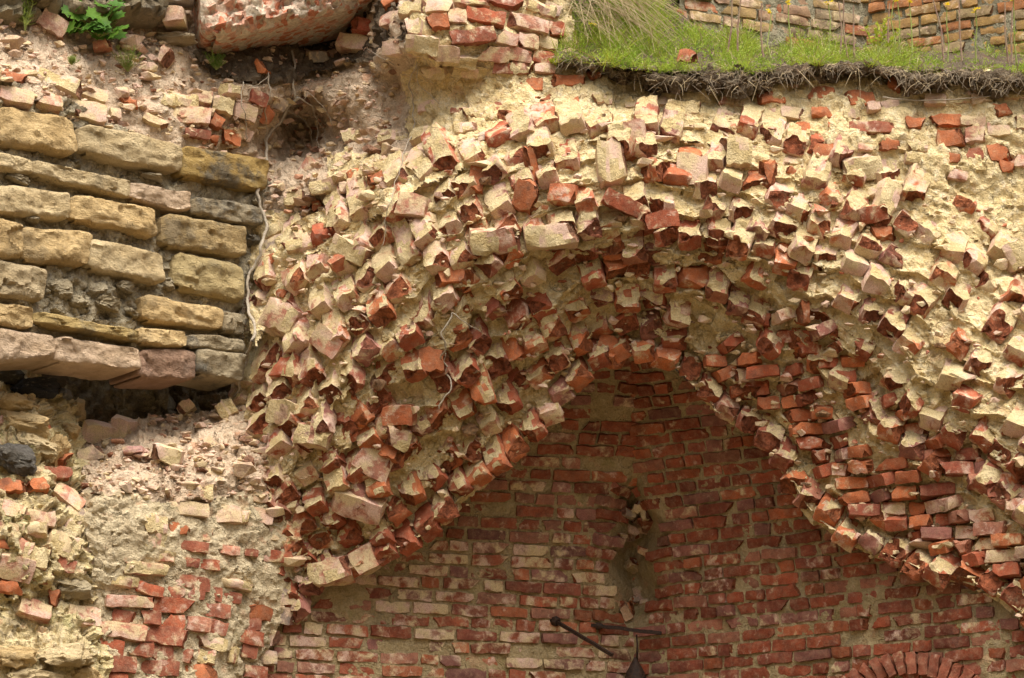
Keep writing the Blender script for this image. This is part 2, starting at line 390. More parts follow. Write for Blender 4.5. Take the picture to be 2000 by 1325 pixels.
# ------------------------------------------------------------------ surfaces
class Patch:
    def __init__(s, U, V, Y):
        s.U, s.V, s.Y = U, V, Y; s.P = P3(U, V, Y); s.N = gnormals(s.P)
    def displaced(s, amp, scale, o=5, g=0.55, seed=0, step=0.0):
        d = fbm(s.P, scale, o, g, seed) * amp
        if step:
            W = s.P + 0.05 * np.stack([fbm(s.P + 7 * a, 9, 2, 0.5, seed + 40 + a) for a in range(3)], -1)
            d = d + step * 0.5 * crumble(W, 8.0, seed + 31, 1.2) + step * 0.35 * crumble(s.P, 18.0, seed + 51, 1.2)
        return s.P + s.N * d[..., None]
    def at(s, u, v):
        i = np.argmin((s.U - u) ** 2 + (s.V - v) ** 2); i, j = np.unravel_index(i, s.U.shape)
        Y = s.Y[i, j]; return V3(u, v, Y), Vector(s.N[i, j].tolist()), float(Y)
def rect(u0, u1, v0, v1, st):
    return np.meshgrid(np.arange(u0, u1 + st, st, dtype=float), np.arange(v0, v1 + st, st, dtype=float))
def smoothN(p, k=4):
    P = p.P.copy()
    for _ in range(k):
        Q = P.copy(); Q[1:-1, 1:-1] = (P[:-2, 1:-1] + P[2:, 1:-1] + P[1:-1, :-2] + P[1:-1, 2:]) / 4; P = Q
    p.N = gnormals(P); return p

# niche: two curved vault webs meeting in a corner
def Yn_corner(v): return 0.92 - 0.55 * np.clip((1325 - v) / 575, -0.4, 1.25) ** 2 * np.sign(1325 - v)
def crev(u, v): return 0.22 * np.exp(-((u - 1240 - 12 * np.sin(v * .05)) / (12 + 22 * np.clip((v - 940) / 110, 0, 1))) ** 2 - ((v - 1080) / 125.0) ** 4)
def Y_left(u, v):
    L = np.clip((1325 - v) / 575, -0.4, 1.25); k = np.clip((u - 480) / 755, 0, 1)
    return 0.25 + (u - 500) * 0.0026 * 0.35 - 0.55 * L * np.abs(L) * k + crev(u, v)
def Y_right(u, v):
    L = np.clip((1325 - v) / 575, -0.4, 1.25); k = np.clip((2050 - u) / 815, 0, 1)
    return 0.92 - (u - 1235) * 0.00195 - 0.55 * L * np.abs(L) * k + crev(u, v)

# vault section: rings between the broken arch edge and the outermost ring
PAIR = [((585, 1215), (430, 960), .27, .25), ((620, 1135), (455, 850), .27, .30), ((700, 1110), (480, 720), .27, .34), ((830, 1050), (500, 600), .22, .40), ((930, 960), (560, 490), .15, .36),
        ((1010, 890), (680, 420), .10, .20), ((1090, 800), (800, 350), .04, .08), ((1150, 735), (930, 290), .0, .02), ((1240, 690), (1200, 245), -.03, 0),
        ((1320, 725), (1430, 255), .0, 0), ((1400, 810), (1620, 305), .02, 0), ((1496, 865), (1760, 365), .02, 0), ((1573, 998), (1950, 470), -.02, 0),
        ((1671, 1065), (2080, 560), -.10, 0), ((1807, 1120), (2220, 680), -.27, 0), ((1926, 1155), (2350, 800), -.48, 0), ((2020, 1230), (2450, 900), -.64, 0), ((2120, 1320), (2550, 1000), -.8, 0)]
def cr(t, arr):   # Catmull-Rom through rows of arr at integer parameters
    arr = np.asarray(arr, float); n = len(arr); t = np.clip(np.asarray(t, float), 0, n - 1.0001); i = t.astype(int); f = (t - i)[..., None]
    g = lambda k: arr[np.clip(k, 0, n - 1)]
    p0, p1, p2, p3 = g(i - 1), g(i), g(i + 1), g(i + 2)
    return 0.5 * (2 * p1 + (p2 - p0) * f + (2 * p0 - 5 * p1 + 4 * p2 - p3) * f ** 2 + (3 * p1 - p0 - 3 * p2 + p3) * f ** 3)
A_IN = [p[0] for p in PAIR]; A_OUT = [p[1] for p in PAIR]; A_Y = [[p[2], p[3]] for p in PAIR]
PS = np.array([-0.02, 0, .08, .25, .29, .37, .45, .49, .62, .75, .88, 1.06]); PD = np.array([0.02, 0, -.01, -.13, -.21, -.21, -.29, -.36, -.41, -.41, -.37, -.26])
ROW = 0.108
def wobble(t): t = np.asarray(t, float); return 0.018 * np.sin(t * 3.1) + 0.014 * np.sin(t * 7.3 + 1) + 0.006 * np.sin(t * 17.1 + 2)
def vault_uvY(s, t):
    a = cr(t, A_IN); b = cr(t, A_OUT); y = cr(t, A_Y); s = np.asarray(s, float); t = np.asarray(t, float); s_ = s[..., None]
    uv = a + (b - a) * s_
    q = np.clip(s + wobble(t) * np.clip(s * 8, 0, 1), -0.02, 1.06); f = q / ROW - np.floor(q / ROW)
    f = np.where(f < .82, f / .82, 1 - (f - .82) / .18)
    saw = np.where(q > 0, -0.060 * (1 - f) * (1 - .55 * np.clip((q - .5) / .3, 0, 1)), 0.0) * (1 - np.clip((s - .93) / .07, 0, 1)) * np.clip(.35 + t / 4.5, 0, 1)
    g = np.clip(0.30 + t / 4.5, 0, 1)
    return uv[..., 0], uv[..., 1], y[..., 0] + g * np.interp(q, PS, PD) + saw + y[..., 1] * np.clip(s, 0, 1.05) ** 2
NTT = len(PAIR) - 1
T_, S_ = np.meshgrid(np.linspace(0, NTT, 760), np.linspace(-0.015, 1.06, 300))
VU, VV, VY = vault_uvY(S_, T_)
vault = Patch(VU, VV, VY); vault.SN = smoothN(Patch(VU, VV, VY), 12).N.copy(); smoothN(vault, 2)

# ------------------------------------------------------------------ ground and the mass behind everything
gx, gy = np.meshgrid(np.linspace(-150, 150, 121), np.linspace(-150, 150, 121))
gz = 15.0 * np.clip((np.hypot(gx, (gy + 12) * 1.0) - 9.5) / 15, 0, 1) ** 1.4 * (gy < 4) * np.clip((2 - gy) / 12, 0, 1)      # unseen bank behind the viewer, added to block low skylight
g = link('ground', gridmesh('ground', np.stack([gx, gy, gz], -1), M_GROUND)); tag(g, kind='structure')
def boxm(name, x0, x1, y0, y1, z0, z1, mat):
    v = [(x, y, z) for x in (x0, x1) for y in (y0, y1) for z in (z0, z1)]
    f = [(0, 1, 3, 2), (4, 6, 7, 5), (0, 4, 5, 1), (2, 3, 7, 6), (0, 2, 6, 4), (1, 5, 7, 3)]
    return mesh(name, v, f, mat, False)

# ------------------------------------------------------------------ brick vault
TH = {}
vt = TH['vault'] = empty('brick_vault', 'torn brick vault with jutting bricks in crumbling cream mortar above the dark niche', 'vault')
vd = vault.P + vault.SN * ((0.024 * fbm(vault.P, 6, 6, 0.62, 3) + 0.014 * crumble(vault.P + 0.03 * np.stack([fbm(vault.P + 7 * a, 12, 3, 0.6, 40 + a) for a in range(3)], -1), 8.0, 31, 1.2) + 0.008 * crumble(vault.P, 19.0, 51, 1.2)) - 0.026)[..., None]
link('mortar_core', gridmesh('vault_core', vd, M_CREAM), vt)
lv = Laid(vt)
def OR0(): return tuple(np.array((0.46, 0.15, 0.06)) * random.uniform(.85, 1.1))
taken = []
def vat(s_, t_):
    u, v, Y = [float(x) for x in vault_uvY(np.array(s_), np.array(t_))]; return u, v, Y
def vnorm(s_, t_):
    i = min(299, max(0, int((s_ + 0.015) / 1.075 * 299))); j = min(759, max(0, int(t_ / NTT * 759))); return Vector(vault.N[i, j].tolist())
# level courses showing in the soffits of the outer rings on the right
for (sa, sb) in ((0.10, 0.268), (0.345, 0.425)):
    tt = np.linspace(9.6, NTT - .02, 300); ss = np.linspace(sa, sb, 60)
    Zt = np.stack([P3(*vault_uvY(np.full_like(tt, q), tt))[:, 2] for q in ss])
    z = Zt.max()
    while z > Zt.min():
        z -= random.uniform(0.080, 0.090); pts = []; st_ = []
        for k, q in enumerate(ss):
            if Zt[k].min() < z < Zt[k].max():
                tq = float(np.interp(-z, -Zt[k], tt)); u, v, Y = vat(q, tq); pts.append(V3(u, v, Y)); st_.append((q, tq, u, v))
        if len(pts) < 4: continue
        arr = np.array(pts); ar = np.concatenate([[0], np.cumsum(np.linalg.norm(np.diff(arr, axis=0), axis=1))]); q = random.uniform(-.08, .02)
        while q < ar[-1]:
            L = random.choice((.135, .145, .13, .21)) * random.uniform(.9, 1.05); c = q + L / 2; q += L + .014
            if c < 0 or c > ar[-1]: continue
            k = min(len(pts) - 2, max(1, int(np.searchsorted(ar, c)))); X = pts[min(k + 3, len(pts) - 1)] - pts[max(0, k - 3)]
            if X.x < 0: X = -X
            N = vnorm(*st_[k][:2]); N = (N * .6 + Vector((-.25, -.9, -.1))).normalized(); p0 = Vector([float(np.interp(c, ar, arr[:, m])) for m in range(3)])
            if not (-60 < st_[k][2] < 2100): continue
            lv.add(random.choice(('hd', 'hd', 'hd', 'br')), p0 - N * random.uniform(.028, .05), jit(frame(X, -N), .05), (L, .13, .076), red() if random.random() < .75 else OR0(), random.choice((.05, .15, .3, .6)))
            taken.append((p0, .07, .05, Vector((0, 0, 1)), Vector((1, 0, 0))))
def tooth(s_, t_, r):
    u, v, Y = vat(s_, t_)
    if not (-60 < u < 2110 and -50 < v < 1440): return
    if u > 1330 and (0.10 < s_ < 0.255 or .35 < s_ < .415): return
    sm = min(1.04, s_ + ROW * .5); um, vm, Ym = vat(sm, t_); Pm = V3(um, vm, Ym); Pp = V3(u, v, Y)
    N = Vector(vault.SN[min(299, int((sm + 0.015) / 1.075 * 299)), min(759, int(t_ / NTT * 759))].tolist()); N = (N * .8 + Vector((0, -.75, .12))).normalized()
    ue, ve, Ye = vat(min(1.05, s_ + .06), t_); R = V3(ue, ve, Y) - Pp; gap = R.length / .06 * ROW; R = R.normalized() + Vector((0, 0, 1)) * (.95 if u < 1000 else (.5 if u < 1250 else .35)); R = (R - N * R.dot(N)).normalized()
    up = min(1, max(0, (s_ - 0.42) / 0.25)); al = math.radians(random.gauss(27, 6)); L = min(.33, max(.18, gap * random.uniform(1.1, 1.7))) * (1 + .25 * up); W = random.uniform(0.130, 0.154)
    if r and random.random() < 0.05 + 0.15 * up: return
    X = (R * math.cos(al) - N * math.sin(al)).normalized(); Yin = -(N * math.cos(al) + R * math.sin(al)).normalized()
    roll = math.radians(random.gauss(20 if u < 1050 else (8 if u < 1300 else -8), 6)); rot = jit(frame(X, Yin) @ Euler((-roll, 0, 0)).to_matrix(), 0.05 if random.random() < .78 or r == 0 else .15)
    pos = Pp + N * (random.triangular(-0.030, 0.042 - .012 * up, 0.008) if r else .012) + R * (L * .5 - random.triangular(-0.03, 0.07, .02)) - N * math.sin(al) * L * .5; rr = random.random()
    if rr < 0.74: lv.add('to', pos, rot, (L, 0.10, W), red() if random.random() < .8 else OR0(), min(0.9, random.uniform(0.0, 0.42) + 0.38 * up))
    elif rr < 0.90 - 0.08 * up: lv.add('br', pos, rot, (L * .9, 0.10, W), red() if random.random() < .5 else OR0(), random.uniform(0, 0.35))
    else: lv.add('co', pos, rot, (L, 0.10, W), red(), random.uniform(0.4, 0.95))
for r in range(10):
    t = random.uniform(0.01, .1)
    while t < NTT - 0.03:
        s0 = max(0.002, r * ROW - float(wobble(t)) * min(1, r * ROW * 8)) + .003
        u, v, Y = vat(s0, t); u2, v2, Y2 = vat(s0, min(t + .02, NTT)); pm = (V3(u2, v2, Y) - V3(u, v, Y)).length / .02
        tooth(s0, t, r); t += random.uniform(.138, .164) / max(pm, .05)
lv.done(262)

# ------------------------------------------------------------------ niche webs, laid in level courses
def courses(th, fy, u0, u1, uref, v0, v1, inside, mat, cover, tint, name='brick', rough=0.012, lim=298):
    U, V = rect(u0, u1, v0, v1, 4.0); p = Patch(U, V, fy(U, V))
    mk = inside(U, V, 26)
    link('mortar_core', gridmesh('web_core', p.displaced(rough, 9.0, 5, 0.55, 8, 0.006) + p.N * (0.05 * np.clip(fbm(p.P, 2.2, 4, 0.6, 18) - 0.34, 0, 0.6) - 0.009)[..., None], mat, mk), th)
    lw = Laid(th, name)
    vv = np.arange(v0 - 40, v1 + 120, 1.0); ref = P3(np.full_like(vv, uref), vv, fy(np.full_like(vv, uref), vv))
    arc = np.concatenate([[0], np.cumsum(np.linalg.norm(np.diff(ref, axis=0), axis=1))])
    us = np.arange(u0 - 30, u1 + 30, 4.0); GV = np.arange(v0 - 150, v1 + 200, 3.0)
    Zg = P3(us[None].repeat(len(GV), 0), GV[:, None].repeat(len(us), 1), fy(us[None].repeat(len(GV), 0), GV[:, None].repeat(len(us), 1)))
    row = 0; a = 0.03
    while a < arc[-1]:
        z = np.interp(a, arc, ref[:, 2]); pts = []; vsx = []
        for c in range(len(us)):
            zc = Zg[:, c, 2]; vq = np.interp(-z, -zc, GV); Y = fy(us[c], vq); pts.append(P3(us[c], vq, Y)); vsx.append(float(vq))
        pts = np.array(pts); ar = np.concatenate([[0], np.cumsum(np.linalg.norm(np.diff(pts, axis=0), axis=1))])
        q = -random.uniform(0, .25)
        while q < ar[-1]:
            L = (0.255 if random.random() < 0.55 else 0.125) * random.uniform(0.9, 1.06); c = q + L / 2; q += L + random.uniform(0.010, 0.02)
            if c < 0 or c > ar[-1]: continue
            p0 = np.array([np.interp(c, ar, pts[:, k]) for k in range(3)]); uu = float(np.interp(c, ar, us)); vq = float(np.interp(c, ar, vsx))
            if not inside(uu, vq, 0): continue
            e = 0.03; pa = Vector([np.interp(c + e, ar, pts[:, k]) for k in range(3)]); pb = Vector([np.interp(c - e, ar, pts[:, k]) for k in range(3)])
            X = pa - pb
            if X.length < 1e-4: continue
            up = Vector((P3(uu, vq - 6, fy(uu, vq - 6)) - P3(uu, vq + 6, fy(uu, vq + 6))).tolist())
            N = up.cross(X).normalized(); N = -N if N.y > 0 else N
            if random.random() < 0.02: continue
            pos = Vector(p0.tolist()) - N * (0.058 + random.gauss(0, 0.007))
            lw.add('st' if L > 0.18 else 'hd', pos, jit(frame(X, -N), 0.018), (L, 0.13, 0.069 * random.uniform(0.92, 1.06)), tint(uu, vq), cover(uu, vq))
        a += random.uniform(0.077, 0.082); row += 1
    lw.done(lim); return p
EDGE_L = [(440, 1420), (470, 1325), (520, 1200), (610, 1120), (700, 1105), (770, 1080), (830, 1045), (890, 985), (930, 955), (990, 900), (1060, 830), (1110, 760), (1180, 690), (1250, 680)]
EDGE_R = [(1225, 680), (1300, 705), (1400, 800), (1496, 850), (1545, 935), (1573, 985), (1650, 1030), (1671, 1050), (1769, 1080), (1807, 1110), (1818, 1130), (1926, 1145), (1955, 1190), (2000, 1210), (2140, 1320)]
def shift(poly, d): return d
PL = EDGE_L + [(1252, 760), (1250, 1000), (1250, 1420)]
PR = EDGE_R + [(2140, 1450), (1226, 1450), (1222, 1000), (1222, 760)]
def grow(poly, m):
    c = np.mean(poly, 0); return [tuple(np.array(q) + (np.array(q) - c) / (np.linalg.norm(np.array(q) - c) + 1e-6) * m) for q in poly]
PLg, PRg = grow(PL, 34), grow(PR, 34)
def hole(u, v): u = np.asarray(u, float); v = np.asarray(v, float); return ((u - 1240 - 12 * np.sin(v * .05)) / (14 + 26 * np.clip((v - 940) / 110, 0, 1))) ** 2 + ((v - 1085) / 130.0) ** 4 < 1.0
inL = lambda u, v, m: inpoly(u, v, PLg if m else PL) & (bool(m) | ~hole(u, v))
inR = lambda u, v, m: inpoly(u, v, PRg if m else PR) & (bool(m) | ~hole(u, v))
def tL(u, v):
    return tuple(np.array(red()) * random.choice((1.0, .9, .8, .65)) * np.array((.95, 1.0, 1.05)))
wl = TH['webl'] = empty('vault_web', 'pale whitened brick web forming the left half of the shadowed niche', 'brick wall')
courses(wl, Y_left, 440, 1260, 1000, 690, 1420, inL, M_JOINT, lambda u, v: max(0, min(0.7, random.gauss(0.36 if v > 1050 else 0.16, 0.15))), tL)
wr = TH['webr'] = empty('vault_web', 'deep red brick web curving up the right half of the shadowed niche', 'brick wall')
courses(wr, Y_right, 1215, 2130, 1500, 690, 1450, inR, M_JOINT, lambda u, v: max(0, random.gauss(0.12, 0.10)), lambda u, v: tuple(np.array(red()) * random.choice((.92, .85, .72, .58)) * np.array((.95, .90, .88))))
# ------------------------------------------------------------------ generic placement on a surface
def seat(lw, p, kind, u, v, wpx, hpx, ang=0.0, pro=0.0, tint=None, cover=0.3, depth=0.12, tilt=(0, 0, 0), jitter=0.03, face=0.6):
    pos, N, Y = p.at(u, v); N = (N + Vector((0, -face, 0.08 * face))).normalized()
    a = math.radians(ang); X = V3(u + 12 * math.cos(a), v + 12 * math.sin(a), Y) - V3(u, v, Y)
    if abs(N.x) > 0.02: X.y -= X.dot(N) / N.y      # keep its length axis in the surface
    m = PXM(Y); rot = jit(frame(X, -N) @ Euler([math.radians(t) for t in tilt]).to_matrix(), jitter)
    lw.add(kind, pos - N * (depth * 0.5 - 0.012 - pro), rot, (wpx * m, depth, hpx * m), tint or red(), cover)
OR = lambda: tuple(np.array((0.42, 0.145, 0.062)) * random.uniform(0.8, 1.08))
PK = lambda: tuple(np.array((0.42, 0.19, 0.13)) * random.uniform(0.85, 1.1))
CRM = lambda: tuple(np.array((0.50, 0.35, 0.24)) * random.uniform(0.9, 1.08))
GY = lambda: tuple(np.array((0.25, 0.21, 0.18)) * random.uniform(0.85, 1.1))
DR = lambda: tuple(np.array((0.26, 0.085, 0.05)) * random.uniform(0.85, 1.12))
def traced(lw, p, rows, o=(0, 0), k=1.0, **kw):
    """rows: centre u, v, width, height (pixels of a view with origin o and zoom k), angle, colour key"""
    for r in rows:
        u, v, w_, h_ = r[:4]; ang = r[4] if len(r) > 4 else 0; c = r[5] if len(r) > 5 else 'r'
        u = o[0] + u / k; v = o[1] + v / k; w_ /= k; h_ /= k
        t, cov, kind = {'o': (OR(), 0.08, 'br'), 'p': (PK(), 0.55, 'co' if random.random() < .3 else 'st'), 'c': (CRM(), random.uniform(.5, .98), random.choice(('co', 'st', 'co'))), 'g': (GY(), 0.5, 'st'), 'd': (DR(), 0.25, 'st'), 'r': (red(), 0.28, 'st')}[c]
        if kind == 'st' and w_ < h_ * 2.1: kind = 'hd'
        d = dict(pro=random.uniform(-0.012, 0.02)); d.update(kw)
        seat(lw, p, kind, u, v, w_ * 1.07, h_ * 1.05, ang, tint=t, cover=cov, **d)

# the most prominent single bricks of the torn vault, where the photograph shows them
lv2 = Laid(vt)
BIG = [(968, 470, 92, 50, -8, 'p'), (1075, 462, 100, 46, 4, 'c'), (690, 492, 84, 40, 28, 'c'), (808, 405, 56, 46, 5, 'p'), (642, 668, 64, 46, 35, 'p'), (552, 622, 74, 56, 30, 'p'), (780, 808, 56, 38, 8, 'r'), (775, 852, 54, 40, 12, 'p'), (728, 905, 72, 54, 30, 'p'), (645, 1118, 78, 46, -6, 'p'), (722, 1086, 62, 46, -34, 'p'), (700, 985, 96, 46, 12, 'p'), (1436, 300, 60, 62, 4, 'c'), (1352, 335, 60, 66, 0, 'c'), (1192, 320, 56, 92, 0, 'c'), (1240, 272, 44, 76, 0, 'p'), (1682, 330, 74, 50, -8, 'c'), (1985, 500, 54, 60, -20, 'c'), (1700, 418, 56, 34, -15, 'r'), (1290, 432, 62, 34, -12, 'r'), (1215, 396, 74, 34, 30, 'r'), (1100, 380, 54, 40, 8, 'r'), (560, 720, 60, 40, 10, 'r'), (612, 850, 66, 44, 20, 'p'), (560, 805, 60, 46, 14, 'c')]
traced(lv2, vault, BIG, pro=0.05, depth=0.16, face=1.6, jitter=0.08, tilt=(12, 0, 0))
HOL = [(930, 345, 34, 58, 8, 'o'), (1042, 325, 30, 70, -12, 'o'), (1030, 380, 52, 58, 15, 'o'), (1272, 330, 40, 44, 10, 'o'), (1500, 340, 34, 56, -15, 'o'), (880, 528, 62, 72, 0, 'o'), (1196, 682, 56, 48, 20, 'o'), (1235, 285, 34, 50, 0, 'o'), (1725, 455, 48, 30, -8, 'o'), (845, 700, 54, 44, 10, 'o'), (1570, 610, 30, 44, 10, 'o'), (760, 882, 50, 30, 15, 'o')]
traced(lv2, vault, HOL, pro=0.014, depth=0.15, face=1.6, jitter=0.14)
lv2.done()

# ------------------------------------------------------------------ rock shapes
def rock_mesh(name, seed, sub=3, blocky=0.5, rough=0.2):
    bm = bmesh.new(); bmesh.ops.create_icosphere(bm, subdivisions=sub, radius=0.5)
    co = np.array([v.co for v in bm.verts]); r = np.linalg.norm(co, axis=1, keepdims=True); d = co / r
    sup = (np.abs(d) ** (2 / (1 - blocky * 0.75))).sum(1, keepdims=True) ** (-(1 - blocky * 0.75) / 2)
    rr = random.Random(seed); p = d * 0.5 * sup
    for _ in range(11):
        n = np.array([rr.gauss(0, 1) for _ in range(3)]); n /= np.linalg.norm(n); k = rr.uniform(0.30, 0.46)
        ex = np.clip(p @ n - k, 0, None)[:, None]; p = p - ex * n
    p = p * (1 + rough * (fbm(d + seed * 5.1, 2.2, 4, 0.55, seed) + 0.45 * crumble(d + seed, 2.6, seed, 1.3))[:, None])
    for i, v in enumerate(bm.verts): v.co = p[i]
    me = bpy.data.meshes.new(name); bm.to_mesh(me); bm.free(); me.materials.append(M_STONE)
    me.polygons.foreach_set('use_smooth', [True] * len(me.polygons)); me.set_sharp_from_angle(angle=math.radians(42)); return me
ROCKS = [rock_mesh('rock', 400 + i, 4, [0.2, 0.5, 0.7][i % 3], 0.25) for i in range(12)]
BIGROCK = [rock_mesh('boulder', 450 + i, 5, 0.65, 0.3) for i in range(4)]
def place_rock(name, me, p, u, v, wpx, hpx, dpx, color, rot=0, pro=0.0, parent=None, Y=None):
    pos, N, Yp = p.at(u, v)
    if Y is not None: pos = V3(u, v, Y); Yp = Y
    m = PXM(Yp); o = link(name, me, parent); o.location = pos + Vector((0, -pro, 0)); o.scale = (wpx * m, dpx * m, hpx * m)
    o.rotation_euler = (random.uniform(-.2, .2), math.radians(rot), random.uniform(-.2, .2)); o.color = color
    return o

# ------------------------------------------------------------------ limestone wall
def Y_lime(u, v): return -0.70 + np.asarray(u) * 0.00208 + 0 * np.asarray(v)
LW = TH['lime'] = empty('limestone_wall', 'wall of worn yellowish limestone blocks above the dark cavity at left', 'wall')
LPOLY = [(-170, 100), (0, 150), (130, 190), (205, 235), (340, 285), (430, 315), (520, 330), (530, 380), (500, 440), (478, 600), (474, 735), (385, 722), (270, 712), (100, 690), (-170, 680)]
U, V = rect(-170, 540, 90, 750, 3.0); pl = Patch(U, V, Y_lime(U, V) + 0.035)
link('mortar_core', gridmesh('lime_core', pl.displaced(0.04, 9, 5, 0.6, 51, 0.035) + np.array([0, .02, 0]), M_WALLM, inpoly(U, V, LPOLY)), LW)
def block(name, quad, fy, bulge, mat, color, parent, seed, thick=0.16, nx=34, ny=16, rough=0.012, out=0.03, label=None):
    q = np.array(quad, float); q = q + np.sign(q - q.mean(0)) * np.array([3.0, 3.5]); a, b = np.meshgrid(np.linspace(0, 1, nx), np.linspace(0, 1, ny))
    W = [(1 - a) * (1 - b), a * (1 - b), a * b, (1 - a) * b]
    u = sum(W[i] * q[i, 0] for i in range(4)); v = sum(W[i] * q[i, 1] for i in range(4))
    e = 1 - (np.abs(2 * a - 1) ** 12); f = 1 - (np.abs(2 * b - 1) ** 8)
    cu, cv = q.mean(0); rr = np.clip(1 - 0.07 * (1 - np.minimum(e, 1)) * (1 - np.minimum(f, 1)) * 3, 0.7, 1)
    wob = fbm(np.stack([u / 60, v / 60, u * 0 + seed], -1), 1.6, 3, 0.5, seed) * 5
    u = cu + (u - cu) * rr; v = cv + (v - cv) * rr + wob * 0.9; u = u + fbm(np.stack([u / 60, v / 60, u * 0 + seed + 9], -1), 2.6, 3, 0.5, seed) * 4
    Y = fy(u, v); prof = np.clip(e * f, 0, 1) ** 0.55
    P = P3(u, v, Y); N = gnormals(P); d = out * prof * (1 + bulge * fbm(P, 6, 3, 0.5, seed)) + rough * fbm(P, 16, 4, 0.6, seed + 3) * (0.3 + prof) + rough * 0.9 * (crumble(P * np.array([1, 1, 1.6]), 7, seed, 1.2) + 0.5 * crumble(P, 19, seed + 3, 1.2)) * prof
    P = P + N * d[..., None]
    back = P3(u, v, Y) - N * thick
    Vt = np.concatenate([P.reshape(-1, 3), back.reshape(-1, 3)]); n = nx * ny; idx = np.arange(n).reshape(ny, nx)
    F = np.stack([idx[:-1, :-1], idx[1:, :-1], idx[1:, 1:], idx[:-1, 1:]], -1).reshape(-1, 4).tolist()
    ring = list(idx[0, :]) + list(idx[1:, -1]) + list(idx[-1, -2::-1]) + list(idx[-2:0:-1, 0])
    for i in range(len(ring)):
        j = (i + 1) % len(ring); F.append([ring[j], ring[i], ring[i] + n, ring[j] + n])
    F.append([int(x) + n for x in ring])
    me = mesh(name, Vt.tolist(), F, mat); me.set_sharp_from_angle(angle=math.radians(50))
    o = link(name, me, parent); o.color = color
    if label: o['label'] = label
    return o
YEL, TAN, PNK, GRY = (0.66, 0.485, 0.255, .35), (0.64, 0.51, 0.31, .35), (0.61, 0.46, 0.33, .12), (0.42, 0.35, 0.24, .8)
BL = [((-90, 185), (-12, 207), (-12, 272), (-90, 255), TAN), ((-7, 210), (140, 235), (151, 301), (-7, 279), YEL), ((157, 242), (352, 288), (350, 340), (154, 300), TAN), ((353, 287), (523, 318), (515, 373), (350, 343), (0.46, 0.32, 0.12, .8)),
      ((-90, 280), (-14, 296), (-14, 330), (-90, 318), TAN), ((-10, 298), (60, 318), (60, 337), (-10, 332), TAN), ((66, 315), (252, 352), (250, 390), (66, 347), TAN), ((254, 357), (371, 381), (368, 413), (252, 387), PNK), ((378, 385), (515, 409), (510, 440), (375, 420), GRY),
      ((-90, 345), (-14, 360), (-14, 414), (-90, 402), YEL), ((-10, 362), (134, 378), (134, 428), (-10, 416), TAN), ((137, 382), (298, 411), (304, 464), (137, 428), YEL), ((317, 418), (480, 448), (478, 502), (318, 480), (0.48, 0.36, 0.19, .5)),
      ((-90, 415), (-14, 428), (-14, 500), (-90, 490), GRY), ((-10, 428), (38, 442), (40, 502), (-10, 502), YEL), ((42, 445), (180, 460), (166, 519), (42, 506), YEL), ((172, 466), (315, 500), (316, 556), (168, 522), TAN), ((342, 492), (473, 522), (473, 592), (340, 562), (0.48, 0.38, 0.20, .35)),
      ((-90, 500), (-14, 510), (-14, 572), (-90, 565), TAN), ((-10, 508), (88, 529), (82, 588), (-10, 574), (0.55, 0.44, 0.28, .1)), ((276, 577), (434, 608), (430, 645), (280, 624), YEL), ((436, 610), (478, 618), (474, 650), (436, 646), GRY),
      ((-90, 585), (-14, 595), (-14, 630), (-90, 622), YEL), ((-10, 592), (63, 608), (58, 641), (-10, 632), YEL), ((66, 612), (266, 645), (264, 666), (66, 639), (0.50, 0.375, 0.17, .6)), ((270, 641), (360, 652), (357, 678), (270, 669), YEL), ((366, 654), (473, 666), (473, 690), (364, 674), GRY),
      ((-90, 640), (-14, 645), (-14, 704), (-90, 700), PNK), ((-10, 642), (100, 658), (105, 700), (-10, 706), PNK), ((107, 660), (270, 682), (272, 724), (104, 705), PNK), ((273, 684), (377, 688), (380, 741), (268, 737), (0.40, 0.26, 0.19, .3)), ((379, 684), (474, 697), (467, 745), (385, 730), GRY)]
for i, b in enumerate(BL): block('stone_block', b[:4], Y_lime, 0.5, M_STONE, tuple(np.append(np.array(b[4][:3]) * random.uniform(.94, 1.08), b[4][3])), LW, 600 + i, thick=0.30 if i > 26 else 0.14, out=random.uniform(0.028, 0.05))
for (u, v, w_, h_) in ((115, 565, 55, 40), (150, 590, 50, 28), (205, 592, 55, 28), (240, 560, 40, 22), (255, 610, 34, 18), (95, 350, 40, 14), (25, 350, 60, 16), (290, 345, 60, 16), (60, 430, 40, 14), (330, 560, 26, 20), (495, 470, 26, 30), (490, 540, 24, 26), (500, 395, 26, 22)):
    place_rock('filler_stone', random.choice(ROCKS), pl, u, v, w_, h_, 45, (0.38, 0.32, 0.22, .8), random.uniform(0, 15), parent=LW)

# ------------------------------------------------------------------ cavity below the limestone
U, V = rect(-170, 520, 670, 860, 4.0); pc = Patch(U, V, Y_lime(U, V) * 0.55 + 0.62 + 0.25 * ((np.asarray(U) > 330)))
o = link('cavity_back', gridmesh('cavity_back', pc.displaced(0.14, 5, 5, 0.6, 61, 0.04), M_DARK)); tag(o, kind='structure')

